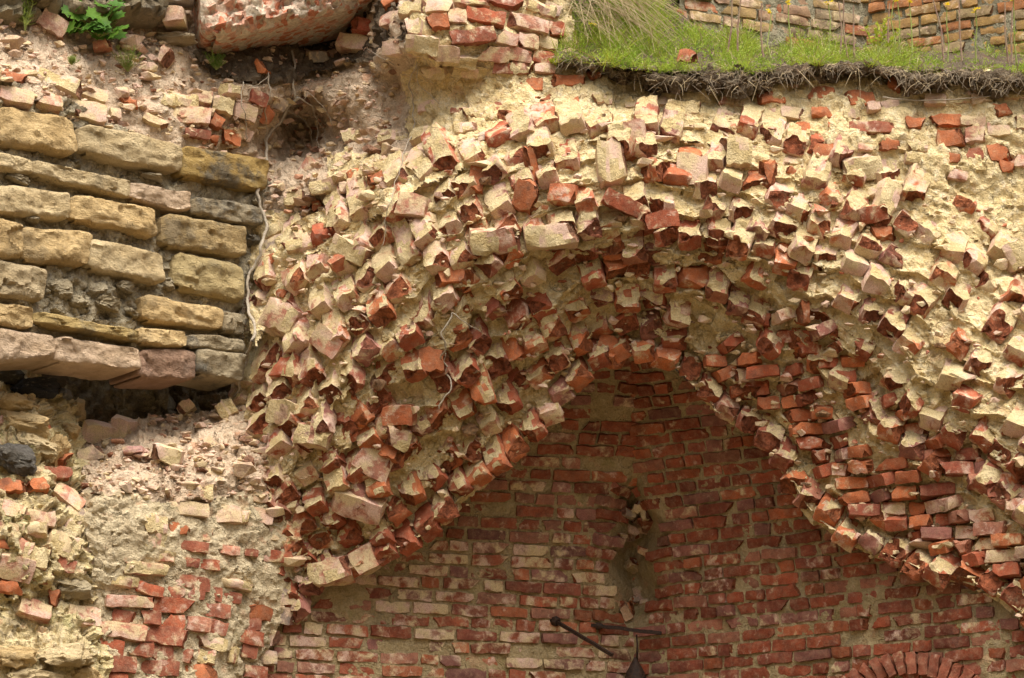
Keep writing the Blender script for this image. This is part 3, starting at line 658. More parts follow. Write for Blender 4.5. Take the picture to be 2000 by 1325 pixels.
# ------------------------------------------------------------------ slope of rubble and upper masonry
ctrl = [(-170, 120, -.95), (-170, 20, -.7), (0, 150, -.64), (100, 185, -.43), (200, 232, -.22), (340, 282, .06), (430, 312, .27), (500, 330, .48),
        (0, 60, -.36), (100, 80, -.17), (200, 105, -.02), (300, 125, .12), (400, 150, .26), (0, 20, -.25), (150, 20, 0), (300, 30, .2), (450, 90, .42), (600, 95, .75), (650, 50, .85), (720, 70, .5), (560, 130, .5), (450, -40, .5), (0, -60, -.1), (250, -60, .3),
        (430, 230, .22), (500, 205, .34), (560, 235, .72), (605, 262, .9), (630, 205, .55), (540, 300, .72), (640, 285, .6),
        (700, 180, .34), (770, 150, .26), (850, 200, .10), (700, 290, .27), (800, 290, .06), (670, 350, .15), (620, 345, .26), (580, 380, .30), (545, 450, .34), (700, 405, .05), (510, 480, .38), (500, 560, .36), (610, 440, .24),
        (760, 40, .12), (900, 50, -.12), (1000, 75, -.02), (1090, 105, .1), (880, 120, -.07), (900, 175, .08), (1000, 165, .03), (760, 100, .05), (1000, -60, .1), (760, -60, .2),
        (1050, 245, -.15), (1240, 170, -.06), (1500, 195, -.12), (1750, 190, -.15), (2000, 195, -.2), (2200, 200, -.25), (1500, 260, -.2), (1750, 280, -.24), (2000, 330, -.28), (2200, 480, -.36), (1240, 60, .1), (1600, 60, .1), (2100, 60, .1)]
for t in np.arange(3.5, 13.6, 0.9):
    u, v, Y = [float(x) for x in vault_uvY(np.array(1.0), np.array(t))]; ctrl.append((u, v, Y + 0.015))
YT = rbf(ctrl)
U, V = rect(-170, 2200, -70, 680, 4.0); pt = smoothN(Patch(U, V, YT(U, V)), 3)
TPOLY = [(-175, 150), (0, 178), (100, 212), (200, 262), (340, 312), (430, 345), (478, 370), (492, 440), (484, 640), (500, 680), (545, 600), (595, 505), (705, 445), (820, 372), (940, 318), (1200, 274), (1430, 284), (1620, 334), (1760, 394), (1950, 498), (2210, 680), (2210, 140), (1140, 128), (1100, -75), (-175, -75)]
inT = inpoly(U, V, TPOLY)
wq = fbm(pt.P, 3.0, 4, 0.6, 77) * 45
masonry = (U + wq > 800) | ((V + wq > 300) & (U > 640)) | ((V + wq > 420) & (U > 470))
soil = inpoly(U + wq * .5, V + wq * .5, [(390, 60), (560, 90), (760, -80), (780, 60), (740, 110), (690, 125), (560, 160), (420, 150), (380, 110)])
Pd = pt.displaced(0.06, 5.5, 6, 0.58, 71, 0.025)
RS = link('rubble_slope', gridmesh('rubble_slope', Pd + np.array([0, 0.02, 0]), M_RUBBLE, inT & (U < 900))); tag(RS, kind='structure')
so = link('bare_soil', gridmesh('bare_soil', pt.displaced(0.07, 9, 6, 0.62, 72, 0.03) + np.array([0, -0.025, 0]), M_SOIL, inT & ~masonry & (soil | np.roll(soil, 1, 0) | np.roll(soil, -1, 0) | np.roll(soil, 1, 1) | np.roll(soil, -1, 1)))); tag(so, kind='structure')
UM = TH['upper'] = empty('upper_masonry', 'level courses of broken bricks and cream mortar between the vault and the turf', 'wall')
dil = masonry.copy()
for ax in (0, 1):
    for k in (-1, 1): dil |= np.roll(masonry, k, ax)
link('mortar_core', gridmesh('upper_core', Pd + np.array([0, 0.004, 0]), M_CREAM, inT & dil), UM)
lu = Laid(UM)
Z3 = [(590, 555, 145, 80, 0, 'o'), (840, 520, 200, 80, 0, 'o'), (1070, 550, 185, 100, 3, 'o'), (1160, 600, 75, 62, 0, 'c'), (1255, 590, 105, 80, 0, 'c'), (870, 625, 110, 75, 0, 'o'), (720, 630, 145, 75, 0, 'c'), (550, 630, 140, 75, 0, 'p'), (120, 610, 225, 90, 2, 'c'), (740, 730, 125, 85, 0, 'o'), (960, 720, 110, 75, 5, 'o'), (1150, 720, 250, 75, 0, 'd'), (880, 840, 175, 92, 0, 'o'), (1250, 820, 120, 62, 5, 'o'), (1110, 830, 85, 40, 0, 'p'), (1390, 690, 115, 70, 0, 'o'), (1550, 675, 190, 66, 0, 'o'), (1710, 675, 140, 58, 0, 'c'), (1870, 620, 150, 80, -8, 'o'), (1590, 770, 155, 92, 0, 'o'), (1730, 750, 115, 98, -3, 'p'), (1860, 730, 125, 86, -4, 'p'), (1590, 885, 132, 62, 0, 'o'), (1715, 860, 115, 86, -8, 'd'), (1870, 845, 132, 104, -5, 'o'), (1905, 925, 86, 70, 0, 'o'), (1395, 880, 126, 75, 0, 'c'), (1660, 550, 126, 75, 0, 'p'), (1985, 690, 90, 86, 0, 'p'), (1990, 900, 90, 75, 0, 'p'), (2080, 760, 130, 80, 0, 'o'), (2100, 600, 140, 80, 0, 'p'), (2090, 860, 140, 80, 0, 'c'),
      (700, 900, 120, 70, 0, 'c'), (1040, 640, 90, 60, 0, 'c'), (430, 570, 110, 70, 0, 'c'), (330, 560, 90, 60, 0, 'p'), (380, 740, 150, 90, 0, 'c'), (160, 700, 160, 70, 0, 'c'), (560, 770, 90, 40, 10, 'o'), (690, 960, 60, 40, 20, 'o'), (1200, 700, 60, 40, 0, 'c'), (1480, 960, 150, 60, 0, 'c'), (1640, 980, 120, 60, 10, 'p'), (1500, 560, 120, 70, 0, 'c'), (1770, 560, 120, 70, 0, 'c'), (1290, 470, 90, 70, 30, 'o'), (900, 460, 120, 60, 0, 'c'), (720, 460, 120, 60, 5, 'p')]
Z2 = [(1090, 470, 160, 75, 0, 'o'), (1310, 455, 205, 75, 2, 'o'), (1460, 415, 65, 70, -30, 'o'), (1780, 465, 105, 70, 0, 'o'), (1070, 565, 215, 70, 0, 'o'), (1020, 650, 210, 80, 3, 'o'), (1030, 735, 120, 70, 3, 'o'), (1420, 655, 180, 88, 0, 'o'), (1750, 570, 225, 75, 2, 'c'), (1940, 610, 132, 88, 0, 'c'), (880, 765, 145, 70, -8, 'g'), (740, 720, 125, 75, 0, 'c'), (520, 745, 185, 98, 3, 'c'), (330, 760, 170, 98, -3, 'c'), (100, 760, 125, 80, 0, 'c'), (240, 900, 155, 68, -12, 'c'), (560, 960, 230, 90, -4, 'p'), (230, 1110, 200, 85, 2, 'c'), (120, 980, 150, 90, -20, 'o'), (240, 1000, 100, 70, -25, 'o'), (400, 900, 120, 80, -10, 'o'), (500, 840, 80, 70, 20, 'g'), (170, 1210, 130, 85, 0, 'c'), (40, 1240, 130, 90, 0, 'c'), (1350, 560, 90, 50, 0, 'o'), (930, 590, 60, 60, 0, 'd'), (1200, 560, 80, 60, -30, 'o'), (1230, 640, 90, 80, 20, 'c'), (700, 620, 80, 40, 0, 'd'), (780, 640, 120, 60, 0, 'c'), (540, 600, 130, 70, 0, 'c'), (880, 650, 80, 60, 0, 'c'), (1500, 560, 110, 70, 0, 'c'), (690, 850, 120, 60, 0, 'c')]
traced(lu, pt, Z3, (1300, 0), 2.857, jitter=0.06)
for vr in range(182, 330, 27):
    uu = 980 + random.uniform(0, 40)
    while uu < 2120:
        L_ = random.choice((40, 44, 78)); uc = uu + L_ / 2; uu += L_ + 6; vv_ = vr + 6 * math.sin(uc * .02)
        if vv_ > np.interp(uc, [q[0] for q in A_OUT[6:]], [q[1] for q in A_OUT[6:]]) - 8: continue
        if any(abs(uc - (o_[0] + z_[0] / 2.857)) < (z_[2] / 2.857 + L_) * .5 and abs(vv_ - z_[1] / 2.857) < (z_[3] / 2.857 + 24) * .45 for Z_, o_ in ((Z3, (1300, 0)), (Z2, (650, 0))) for z_ in Z_): continue
        if random.random() < .8: traced(lu, pt, [(uc, vv_, L_, 24, 0, random.choice('cccccpo'))], jitter=.05, pro=random.uniform(-.03, .012))
traced(lu, pt, Z2, (650, 0), 2.857, jitter=0.06)
Z7 = [(530, 450, 290, 160, 0, 'c'), (870, 250, 190, 140, -5, 'c'), (1080, 210, 210, 130, -2, 'c'), (790, 420, 210, 130, -6, 'c'), (1150, 60, 280, 130, -3, 'c'), (450, 40, 210, 130, -3, 'c'), (540, 110, 100, 60, 10, 'o'), (640, 110, 120, 80, -20, 'o'), (270, 460, 240, 170, 0, 'g'), (240, 600, 170, 100, -10, 'o'), (660, 610, 180, 120, 0, 'p'), (430, 760, 200, 150, -5, 'p'), (240, 330, 180, 120, -20, 'c'), (200, 800, 160, 90, 0, 'p'), (70, 940, 120, 120, 0, 'p'), (840, 90, 100, 70, -30, 'o'), (960, 100, 110, 90, 10, 'p'), (640, 300, 150, 90, 0, 'c'), (330, 920, 120, 80, 10, 'o')]
traced(lu, pt, Z7, (480, 380), 4.73, jitter=0.06)
for (u, v, w_, h_, a, c) in ((600, 330, 36, 58, 25, 'p'), (640, 362, 70, 30, -8, 'c'), (685, 340, 50, 26, -20, 'p'), (735, 345, 40, 22, -25, 'o'), (700, 372, 44, 20, 10, 'o'), (660, 385, 46, 24, 5, 'c'), (770, 345, 40, 26, -20, 'g'), (760, 320, 60, 22, -18, 'c')):
    traced(lu, pt, [(u, v, w_, h_, a, c)], tilt=(20, 10, 0), jitter=0.15)
lu.done()

# projecting brick corner at top centre
TB = TH['corner'] = empty('brick_corner', 'projecting corner of pinkish brickwork below the straw at top centre', 'wall')
lt = Laid(TB)
Z2b = [(340, 110, 145, 75, 0, 'p'), (330, 20, 120, 45, 0, 'o'), (575, 130, 132, 82, -8, 'o'), (690, 100, 100, 88, 0, 'p'), (850, 100, 225, 86, 8, 'r'), (1090, 140, 230, 92, 9, 'p'), (1245, 165, 82, 80, 9, 'r'), (780, 210, 255, 84, -10, 'd'), (970, 220, 118, 82, 6, 'p'), (1085, 235, 110, 82, 6, 'p'), (1195, 250, 110, 76, 6, 'c'), (450, 160, 120, 105, 0, 'c'), (340, 270, 120, 90, 5, 'c'), (500, 250, 190, 110, 5, 'c'), (620, 290, 160, 90, 5, 'c'), (880, 300, 190, 96, 0, 'p'), (1010, 310, 200, 82, 7, 'p'), (1170, 330, 126, 76, 5, 'r'), (950, 390, 110, 66, 0, 'd'), (1050, 390, 132, 76, 3, 'p'), (1180, 395, 110, 60, 3, 'p'), (1320, 330, 92, 98, 0, 'p'), (1690, 375, 92, 76, 5, 'p'), (450, 60, 160, 90, 0, 'c'), (600, 50, 160, 90, 0, 'c'), (760, 20, 220, 70, 5, 'p'), (960, 20, 200, 70, 10, 'r'), (1160, 60, 180, 80, 10, 'p'), (700, 340, 200, 70, 3, 'c'), (760, 400, 200, 70, 3, 'c'), (560, 400, 160, 70, 3, 'c'), (1220, 60, 100, 70, 10, 'g')]
traced(lt, pt, Z2b, (650, 0), 2.857, pro=0.03, depth=0.16, jitter=0.03)
traced(lt, pt, [(-60, -40, 200, 85, 5, 'r'), (150, -45, 200, 85, 5, 'p'), (350, -60, 200, 85, 5, 'r'), (520, -45, 200, 85, 5, 'p')], (860, 0), 2.857, pro=0.03)
lt.done()

# brick ledge and loose courses at the top of the limestone
LB = TH['ledge'] = empty('brick_ledge', 'short courses of weathered bricks capping the limestone wall below the rubble', 'wall')
ll = Laid(LB)
Z1 = [(310, 465, 305, 108, 9, 'c'), (520, 530, 140, 88, 12, 'c'), (85, 540, 190, 96, 9, 'p'), (270, 570, 150, 96, 9, 'p'), (470, 620, 250, 112, 8, 'c'), (85, 440, 132, 82, 8, 'o'), (1020, 570, 180, 90, 0, 'c'), (930, 570, 100, 86, 0, 'c'), (1120, 550, 120, 92, 3, 'p'), (1240, 590, 120, 96, 5, 'c'), (1365, 625, 126, 88, 5, 'c'), (1480, 645, 100, 96, 6, 'o'), (1440, 545, 105, 80, 6, 'r'), (1550, 580, 105, 76, 8, 'g'), (1060, 650, 210, 108, 3, 'p'), (1290, 510, 126, 80, 3, 'c'), (1200, 680, 86, 70, 20, 'o'), (1270, 770, 132, 66, 12, 'o'), (1350, 740, 115, 70, 10, 'c'), (1100, 750, 145, 52, 5, 'd'), (1190, 770, 110, 40, 25, 'o'), (860, 690, 150, 50, 20, 'c'), (700, 570, 90, 40, 35, 'o'), (760, 600, 70, 40, 30, 'o'), (-120, 520, 200, 96, 9, 'p'), (-100, 420, 200, 90, 9, 'c'), (640, 640, 60, 60, 0, 'c')]
traced(ll, pt, Z1, (0, 0), 2.857, pro=0.022, depth=0.15, jitter=0.06)
ll.done()

# ------------------------------------------------------------------ brick pier with rubble on its shoulder
cp = [(190, 960, -.36), (300, 960, -.22), (420, 980, -.05), (520, 990, .12), (600, 1010, .24), (190, 1100, -.42), (300, 1100, -.26), (420, 1100, -.08), (500, 1150, .10), (560, 1180, .22), (190, 1330, -.42), (300, 1330, -.26), (420, 1330, -.08), (480, 1330, .12), (560, 1330, .30), (190, 1460, -.42), (480, 1460, .12), (560, 1460, .3),
      (180, 890, .05), (250, 880, -.02), (350, 900, -.06), (450, 900, .06), (520, 900, .18), (200, 840, .32), (300, 825, .36), (400, 805, .40), (460, 790, .44), (150, 960, -.18), (140, 850, .3), (100, 1330, -.42), (540, 800, .4), (620, 900, .3), (350, 940, -.16), (130, 1150, -.36)]
YP = rbf(cp, 30); U, V = rect(130, 610, 770, 1450, 3.0); pp = smoothN(Patch(U, V, YP(U, V)), 3)
PPOLY = [(135, 850), (200, 832), (300, 816), (400, 800), (455, 782), (520, 830), (600, 960), (600, 1100), (560, 1180), (520, 1290), (500, 1445), (170, 1445), (180, 1100), (150, 960)]
inP = inpoly(U, V, PPOLY); wq = fbm(pp.P, 3.5, 4, 0.6, 81) * 40
shoulder = (V + wq < 965)
PI = TH['pier'] = empty('brick_pier', 'ruined red brick pier smeared with mortar under the rubble-filled cavity', 'pier')
Pd = pp.displaced(0.040, 7, 5, 0.6, 83, 0.018)
link('mortar_core', gridmesh('pier_core', Pd, M_PIERM, inP & (~shoulder | np.roll(~shoulder, -1, 0))), PI)
o = link('rubble_heap', gridmesh('rubble_heap', pp.displaced(0.06, 7, 6, 0.6, 84, 0.03), M_RUBBLE, inP & (shoulder | np.roll(shoulder, 1, 0)))); tag(o, kind='structure')
lp = Laid(PI)
ZP = [(1050, 370, 220, 80, 5, 'c'), (1250, 400, 170, 90, 3, 'c'), (1360, 420, 60, 70, 0, 'c'), (1460, 410, 130, 80, 0, 'c'), (855, 450, 150, 100, 0, 'c'), (1010, 480, 130, 70, 5, 'o'), (1160, 510, 110, 70, 5, 'p'), (870, 545, 120, 90, 5, 'p'), (1070, 580, 180, 60, 8, 'd'), (920, 635, 120, 60, 5, 'p'), (1280, 600, 110, 50, 5, 'p'), (1405, 615, 70, 40, 0, 'd'), (1060, 660, 110, 50, 8, 'r'), (1170, 685, 110, 60, 5, 'r'), (790, 705, 290, 70, 5, 'p'), (1050, 770, 240, 70, 6, 'd'), (1300, 785, 230, 50, 8, 'c'), (700, 785, 150, 50, 5, 'p'), (830, 820, 150, 60, 5, 'r'), (965, 830, 130, 60, 4, 'd'), (1090, 845, 90, 60, 4, 'd'), (1190, 845, 100, 80, 4, 'd'), (1295, 860, 110, 60, 5, 'd'), (720, 885, 250, 66, 5, 'p'), (965, 910, 230, 84, 4, 'r'), (1185, 935, 200, 74, 4, 'd'), (705, 975, 140, 84, 3, 'd'), (835, 980, 110, 76, 3, 'd'), (960, 1000, 130, 84, 4, 'r'), (1095, 1015, 130, 84, 4, 'r'), (1215, 1030, 110, 74, 4, 'd'), (690, 1055, 240, 84, 4, 'p'), (925, 1080, 240, 100, 4, 'd'), (1165, 1110, 210, 74, 3, 'c'), (625, 1135, 130, 90, 2, 'r'), (785, 1150, 120, 84, 3, 'd'), (905, 1165, 110, 84, 3, 'r'), (1030, 1185, 110, 80, 3, 'd'), (1150, 1200, 120, 80, 3, 'p'), (665, 1235, 170, 88, 2, 'd'), (880, 1255, 220, 84, 3, 'd'), (1105, 1275, 210, 84, 3, 'o'), (650, 1325, 140, 84, 2, 'r'), (850, 1345, 240, 84, 2, 'd'), (1090, 1365, 230, 84, 2, 'r'), (690, 1420, 240, 84, 2, 'r'), (940, 1435, 240, 84, 2, 'd'),
      (1690, 245, 140, 80, 12, 'o'), (1655, 325, 120, 74, 8, 'o'), (1770, 345, 130, 66, 0, 'd'), (1650, 440, 130, 90, -4, 'p'), (1780, 440, 120, 66, 0, 'd'), (1560, 500, 110, 66, 0, 'c'), (1590, 565, 120, 60, 3, 'd'), (1725, 590, 130, 74, 3, 'r'), (1560, 640, 200, 64, 3, 'r'), (1715, 665, 120, 66, 3, 'r'), (1560, 345, 110, 80, 0, 'c'), (1100, 270, 180, 90, 0, 'c'), (1430, 300, 120, 60, 0, 'c'), (1180, 170, 200, 60, 0, 'c'),
      (1430, 950, 160, 80, 5, 'o'), (1400, 1020, 100, 70, 0, 'd'), (1400, 1090, 140, 80, 5, 'r'), (1390, 1165, 90, 70, 0, 'd'), (1490, 1200, 120, 80, 0, 'g'), (1580, 860, 160, 90, 0, 'g'), (1600, 960, 150, 90, 0, 'g'), (1510, 1080, 120, 80, 0, 'g'), (1300, 1190, 60, 80, 0, 'p'), (1420, 1280, 130, 70, 0, 'r')]
traced(lp, pp, ZP, (0, 865), 2.857, jitter=0.045)
lp.done()

# ------------------------------------------------------------------ collapsed masonry in the lower left corner
cl_ = [(-150, 800, -.7), (0, 800, -.35), (80, 790, -.25), (140, 800, .1), (0, 900, -.52), (100, 900, -.38), (160, 920, -.12), (0, 1000, -.62), (100, 1000, -.5), (170, 1000, -.28), (190, 1080, -.33), (60, 1100, -.62), (140, 1120, -.46), (0, 1200, -.62), (100, 1220, -.55), (190, 1230, -.4), (0, 1260, -.72), (150, 1270, -.62), (195, 1290, -.44), (0, 1440, -.76), (180, 1440, -.5), (-150, 1100, -.8), (-150, 1440, -.9), (0, 730, -.25), (120, 740, .1)]
YL = rbf(cl_, 30); U, V = rect(-170, 215, 700, 1450, 3.0); pq = smoothN(Patch(U, V, YL(U, V)), 3)
QPOLY = [(-175, 705), (60, 712), (120, 740), (150, 800), (160, 850), (185, 930), (210, 1050), (205, 1448), (-175, 1448)]
CM = TH['collapsed'] = empty('collapsed_masonry', 'broken mixed masonry of tilted bricks and yellow mortar in the lower left corner', 'wall')
link('mortar_core', gridmesh('collapsed_core', pq.displaced(0.09, 6, 6, 0.62, 91, 0.05), mortar_mat('yellow_mortar', (0.50, 0.40, 0.20), (0.58, 0.46, 0.26), (0.60, 0.50, 0.33), 0.6, 0.75, 0.4), inpoly(U, V, QPOLY)), CM)
lq = Laid(CM)
ZQ = [(65, 235, 140, 74, 3, 'o'), (200, 240, 120, 74, 3, 'o'), (60, 380, 130, 90, 3, 'p'), (215, 415, 160, 90, 5, 'p'), (45, 480, 110, 90, 3, 'p'), (190, 480, 150, 66, 0, 'c'), (380, 310, 170, 110, 35, 'p'), (410, 500, 120, 110, 30, 'c'), (500, 530, 90, 70, 10, 'c'), (130, 580, 100, 80, 20, 'p'), (210, 650, 180, 130, 12, 'p'), (350, 570, 180, 140, 12, 'c'), (350, 680, 140, 74, 5, 'd'), (505, 650, 130, 110, 25, 'p'), (80, 690, 180, 140, 15, 'p'), (230, 750, 130, 66, 3, 'r'), (300, 880, 110, 90, 15, 'o'), (470, 970, 190, 110, 10, 'p'), (190, 940, 180, 100, 8, 'p'), (320, 170, 170, 70, 0, 'd'), (330, 70, 160, 80, 10, 'o'), (20, 560, 90, 60, 0, 'o'), (500, 440, 100, 80, 50, 'p'), (60, 800, 120, 80, 0, 'o'), (60, -90, 150, 60, 5, 'p'), (240, -90, 110, 60, 10, 'o'), (-120, 300, 200, 90, 3, 'p'), (-120, 420, 200, 90, 3, 'r'), (-120, 600, 200, 90, 3, 'p'), (420, 400, 100, 90, 40, 'g')]
traced(lq, pq, ZQ, (0, 865), 2.857, jitter=0.10, depth=0.15, pro=0.012)
lq.done()
for i, (u, v, w_, h_, c) in enumerate(((30, 1285, 95, 48, YEL), (125, 1282, 110, 44, TAN), (60, 1330, 120, 40, TAN), (165, 1325, 70, 44, YEL), (148, 1152, 68, 46, (0.45, 0.38, 0.26, .2)), (-40, 1290, 70, 60, TAN), (30, 790, 80, 40, YEL), (45, 832, 115, 52, YEL), (70, 868, 95, 40, TAN), (28, 900, 85, 60, (0.14, 0.13, 0.12, .6)), (150, 800, 34, 50, TAN), (110, 880, 50, 60, YEL), (140, 845, 40, 36, YEL), (-50, 860, 100, 60, YEL), (60, 762, 105, 34, (0.045, 0.045, 0.05, .2)), (105, 740, 55, 40, (0.12, 0.10, 0.08, .4)), (20, 735, 60, 40, (0.10, 0.09, 0.07, .5)), (130, 775, 26, 26, (0.32, 0.32, 0.32, .3)))):
    place_rock('rubble_stone', ROCKS[i % 12], pq, u, v, w_, h_, 55, c, random.uniform(-5, 18), 0.02, CM)

# ------------------------------------------------------------------ turf ledge, rear walls
EDGE = [(1090, 118), (1140, 118), (1200, 128), (1290, 140), (1400, 142), (1500, 138), (1600, 128), (1700, 132), (1800, 142), (1900, 140), (2000, 146), (2180, 150)]
ct = [(u, v, -.22 if u > 1150 else -.05) for u, v in EDGE] + [(u, v - 10, -.12 if u > 1150 else .02) for u, v in EDGE]
ct += [(1090, 40, .25), (1200, 45, .4), (1300, 60, .6), (1400, 85, .8), (1500, 100, .9), (1600, 104, 1.0), (1700, 106, 1.1), (1800, 108, 1.0), (1900, 110, .9), (2000, 110, .8), (2180, 105, .6), (1090, -20, .5), (1200, -30, .8), (1300, -20, 1.0)]
YG = rbf(ct, 20); U, V = rect(1085, 2180, -60, 170, 3.0); pg = Patch(U, V, np.clip(YG(U, V), -.3, 1.6))
ev = np.interp(U, [e[0] for e in EDGE], [e[1] for e in EDGE]); wv = np.interp(U, [1085, 1330, 1420, 1500, 2180], [-60, -55, 70, 92, 92])
o = link('turf_bank', gridmesh('turf_bank', pg.displaced(0.05, 6, 5, 0.55, 101), M_SOIL, (V <= ev + 4) & (V >= wv))); tag(o, kind='structure')
def Y_rear1(u, v): return 0.95 + (u - 1330) * 0.00125 + 0 * v
def Y_rear2(u, v): return 1.40 - (u - 1690) * 0.00135 + 0 * v
R1 = TH['rear1'] = empty('rear_wall', 'grey lichened brick wall receding behind the grass at top right', 'brick wall')
LIC = lambda u, v: tuple(np.array(random.choice(((0.27, 0.22, 0.14), (0.33, 0.24, 0.11), (0.30, 0.20, 0.13), (0.36, 0.14, 0.07)))) * random.uniform(.85, 1.15))
M_LICH = mortar_mat('lichen_mortar', (0.28, 0.25, 0.17), (0.34, 0.30, 0.20), (0.20, 0.18, 0.13), 0.1, 0.6, 0.4)
courses(R1, Y_rear1, 1320, 1725, 1500, -60, 125, lambda u, v, m: (np.asarray(u) > 1325) & (np.asarray(u) < 1702) & (np.asarray(v) < 122), M_LICH, lambda u, v: random.uniform(.05, .4), LIC)
R2 = TH['rear2'] = empty('rear_wall', 'ochre lichen-stained brick wall rising to the right edge behind the flower stalks', 'brick wall')
courses(R2, Y_rear2, 1660, 2180, 1850, -60, 135, lambda u, v, m: (np.asarray(u) > 1672) & (np.asarray(v) < 130), M_LICH, lambda u, v: random.uniform(.0, .3), lambda u, v: tuple(np.array(random.choice(((0.36, 0.24, 0.09), (0.33, 0.21, 0.08), (0.38, 0.17, 0.07), (0.30, 0.24, 0.13)))) * random.uniform(.85, 1.15)))
o = link('light_block_mass', boxm('light_block_mass', -7, 7, 2.2, 6, 0, 7.6, M_SOIL)); tag(o, kind='structure')  # unseen box added behind the wall sheets to stop skylight leaking through gaps
# soil fringe hanging from the turf edge
BOT = [(1090, 122), (1130, 124), (1200, 152), (1250, 168), (1290, 186), (1360, 178), (1420, 190), (1480, 184), (1530, 168), (1600, 150), (1680, 148), (1745, 150), (1765, 184), (1830, 182), (1865, 158), (1895, 160), (1915, 188), (1990, 178), (2060, 172), (2180, 180)]
a, b = np.meshgrid(np.arange(1090, 2180, 3.0), np.linspace(0, 1, 22))
top = np.interp(a, [e[0] for e in EDGE], [e[1] for e in EDGE]) - 5; bot = np.interp(a, [e[0] for e in BOT], [e[1] for e in BOT]) + 5 * np.sin(a * .11) + 4 * np.sin(a * 0.31)
Yf = YT(a, bot) - 0.02 - 0.11 * np.sin(np.pi * np.clip(b * .85 + .12, 0, 1)); Yf = np.where(b > .92, YT(a, bot) + .03, Yf)
pf = Patch(a, top + (bot - top) * b, Yf)
o = link('soil_fringe', gridmesh('soil_fringe', pf.displaced(0.06, 9, 6, 0.65, 111, 0.03), M_SOIL)); tag(o, kind='structure')
# ------------------------------------------------------------------ boulders, slab and loose pieces (each lies by itself)
def thing_block(name, quad, Y, mat, color, seed, thick, label, cat, out=0.05, rough=0.03, nx=26, ny=16, slope=0.0, group=None):
    fy = lambda u, v: Y + slope * (np.asarray(u) - np.mean([q[0] for q in quad])) + 0 * np.asarray(v)
    o = block(name, quad, fy, 0.6, mat, color, None, seed, thick, nx, ny, rough, out); return tag(o, label, cat, group)
thing_block('boulder', [(-120, -70), (112, -70), (120, 36), (-120, 60)], -.30, M_STONE, (0.30, 0.255, 0.17, .75), 701, 0.5, 'large grey-brown boulder at the top left corner', 'boulder', 0.10, 0.06, slope=.0012)
thing_block('boulder', [(118, -70), (330, -70), (322, 46), (128, 44)], 0.0, M_STONE, (0.33, 0.27, 0.185, .6), 702, 0.5, 'large tan boulder between the leafy plant and the stacked bricks', 'boulder', 0.10, 0.06, slope=.0012)
thing_block('rubble_slab', [(386, -75), (790, -110), (725, 6), (398, 82)], 0.22, M_SLAB, (1, 1, 1, 1), 703, 0.55, 'big tilted slab of concrete full of red brick chips', 'slab', 0.045, 0.05, 60, 26, slope=.0007)
def loose(kind, u, v, wpx, hpx, ang, label, tint, cover, p=None, pro=0.05, depth=0.12, tilt=(0, 0, 0), seed=0, name='loose_brick', cat='brick', dY=0.0):
    p = p or pt; pos, N, Y = p.at(u, v); m = PXM(Y); me = KIND[kind][seed % len(KIND[kind])]; d = me['dims']
    rot = Euler([math.radians(t) for t in (tilt[0], -ang, tilt[2])]).to_matrix()
    o = link(name, me); o.matrix_world = Matrix.Translation(pos + Vector((0, -pro - dY, 0))) @ rot.to_4x4() @ Matrix.Diagonal((wpx * m / d[0], depth / d[1], hpx * m / d[2])).to_4x4()
    o.color = (*tint, cover); return tag(o, label, cat)
loose('st', 105, 54, 62, 40, -28, 'tilted pinkish brick lying on the rubble under the top left boulder', (0.40, 0.22, 0.16), 0.5, tilt=(10, 0, 25), seed=1)
loose('st', 357, 14, 58, 38, 4, 'grey glazed brick on top of a smaller brick at top left', (0.30, 0.29, 0.28), 0.35, tilt=(0, 0, 12), seed=4, dY=.12, depth=.2)
loose('hd', 348, 52, 42, 34, 5, 'small pinkish brick propping up the grey brick', (0.46, 0.30, 0.21), 0.6, seed=1, dY=.08, depth=.2)
loose('st', 702, 95, 88, 36, -14, 'pink brick jutting out left of the brick corner', (0.42, 0.22, 0.16), 0.6, tilt=(-10, 0, -15), seed=4)
loose('br', 718, 60, 62, 28, -8, 'dark red broken brick above the jutting pink brick', (0.34, 0.09, 0.05), 0.05, seed=3)
loose('st', 620, 117, 44, 24, 8, 'grey brick fragment beside the hanging root under the slab', (0.30, 0.27, 0.22), 0.5, tilt=(20, 0, 20), seed=6)
loose('br', 514, 138, 26, 28, 20, 'orange and white brick bit above the upper hanging root', (0.50, 0.17, 0.06), 0.1, seed=5)
loose('st', 203, 852, 78, 38, -6, 'whole dusty pink brick resting at the left lip of the cavity', (0.44, 0.32, 0.23), 0.75, p=pp, tilt=(28, 0, 30), seed=2, pro=.06)
loose('hd', 243, 838, 40, 38, -20, 'dusty brick end standing right of the whole brick at the cavity', (0.44, 0.33, 0.24), 0.8, p=pp, seed=3, tilt=(15, 0, -20))
loose('br', 182, 893, 46, 34, 20, 'grey-brown brick shard below the whole dusty brick', (0.36, 0.29, 0.21), 0.6, p=pp, seed=7)
loose('hd', 264, 885, 40, 14, 6, 'small bright pink brick sliver on the rubble heap', (0.56, 0.33, 0.30), 0.3, p=pp, seed=5)
loose('co', 330, 893, 64, 32, -14, 'flat dusty brick overhanging the rubble heap edge', (0.46, 0.36, 0.25), 0.95, p=pp, seed=3, tilt=(10, 0, 0), pro=.08)
loose('co', 445, 805, 36, 44, 35, 'cracked dusty brick at the right end of the cavity', (0.45, 0.33, 0.24), 0.8, p=pp, seed=4, pro=.06)
loose('br', 365, 800, 32, 24, 35, 'pointed brick shard standing at the mouth of the cavity', (0.40, 0.30, 0.22), 0.7, p=pp, seed=9, pro=.05)
tag(place_rock('flat_stone', ROCKS[4], pt, 345, 80, 86, 30, 50, (0.46, 0.38, 0.26, .3), 3, .05), 'long cream flat stone lying under the stacked bricks', 'stone')
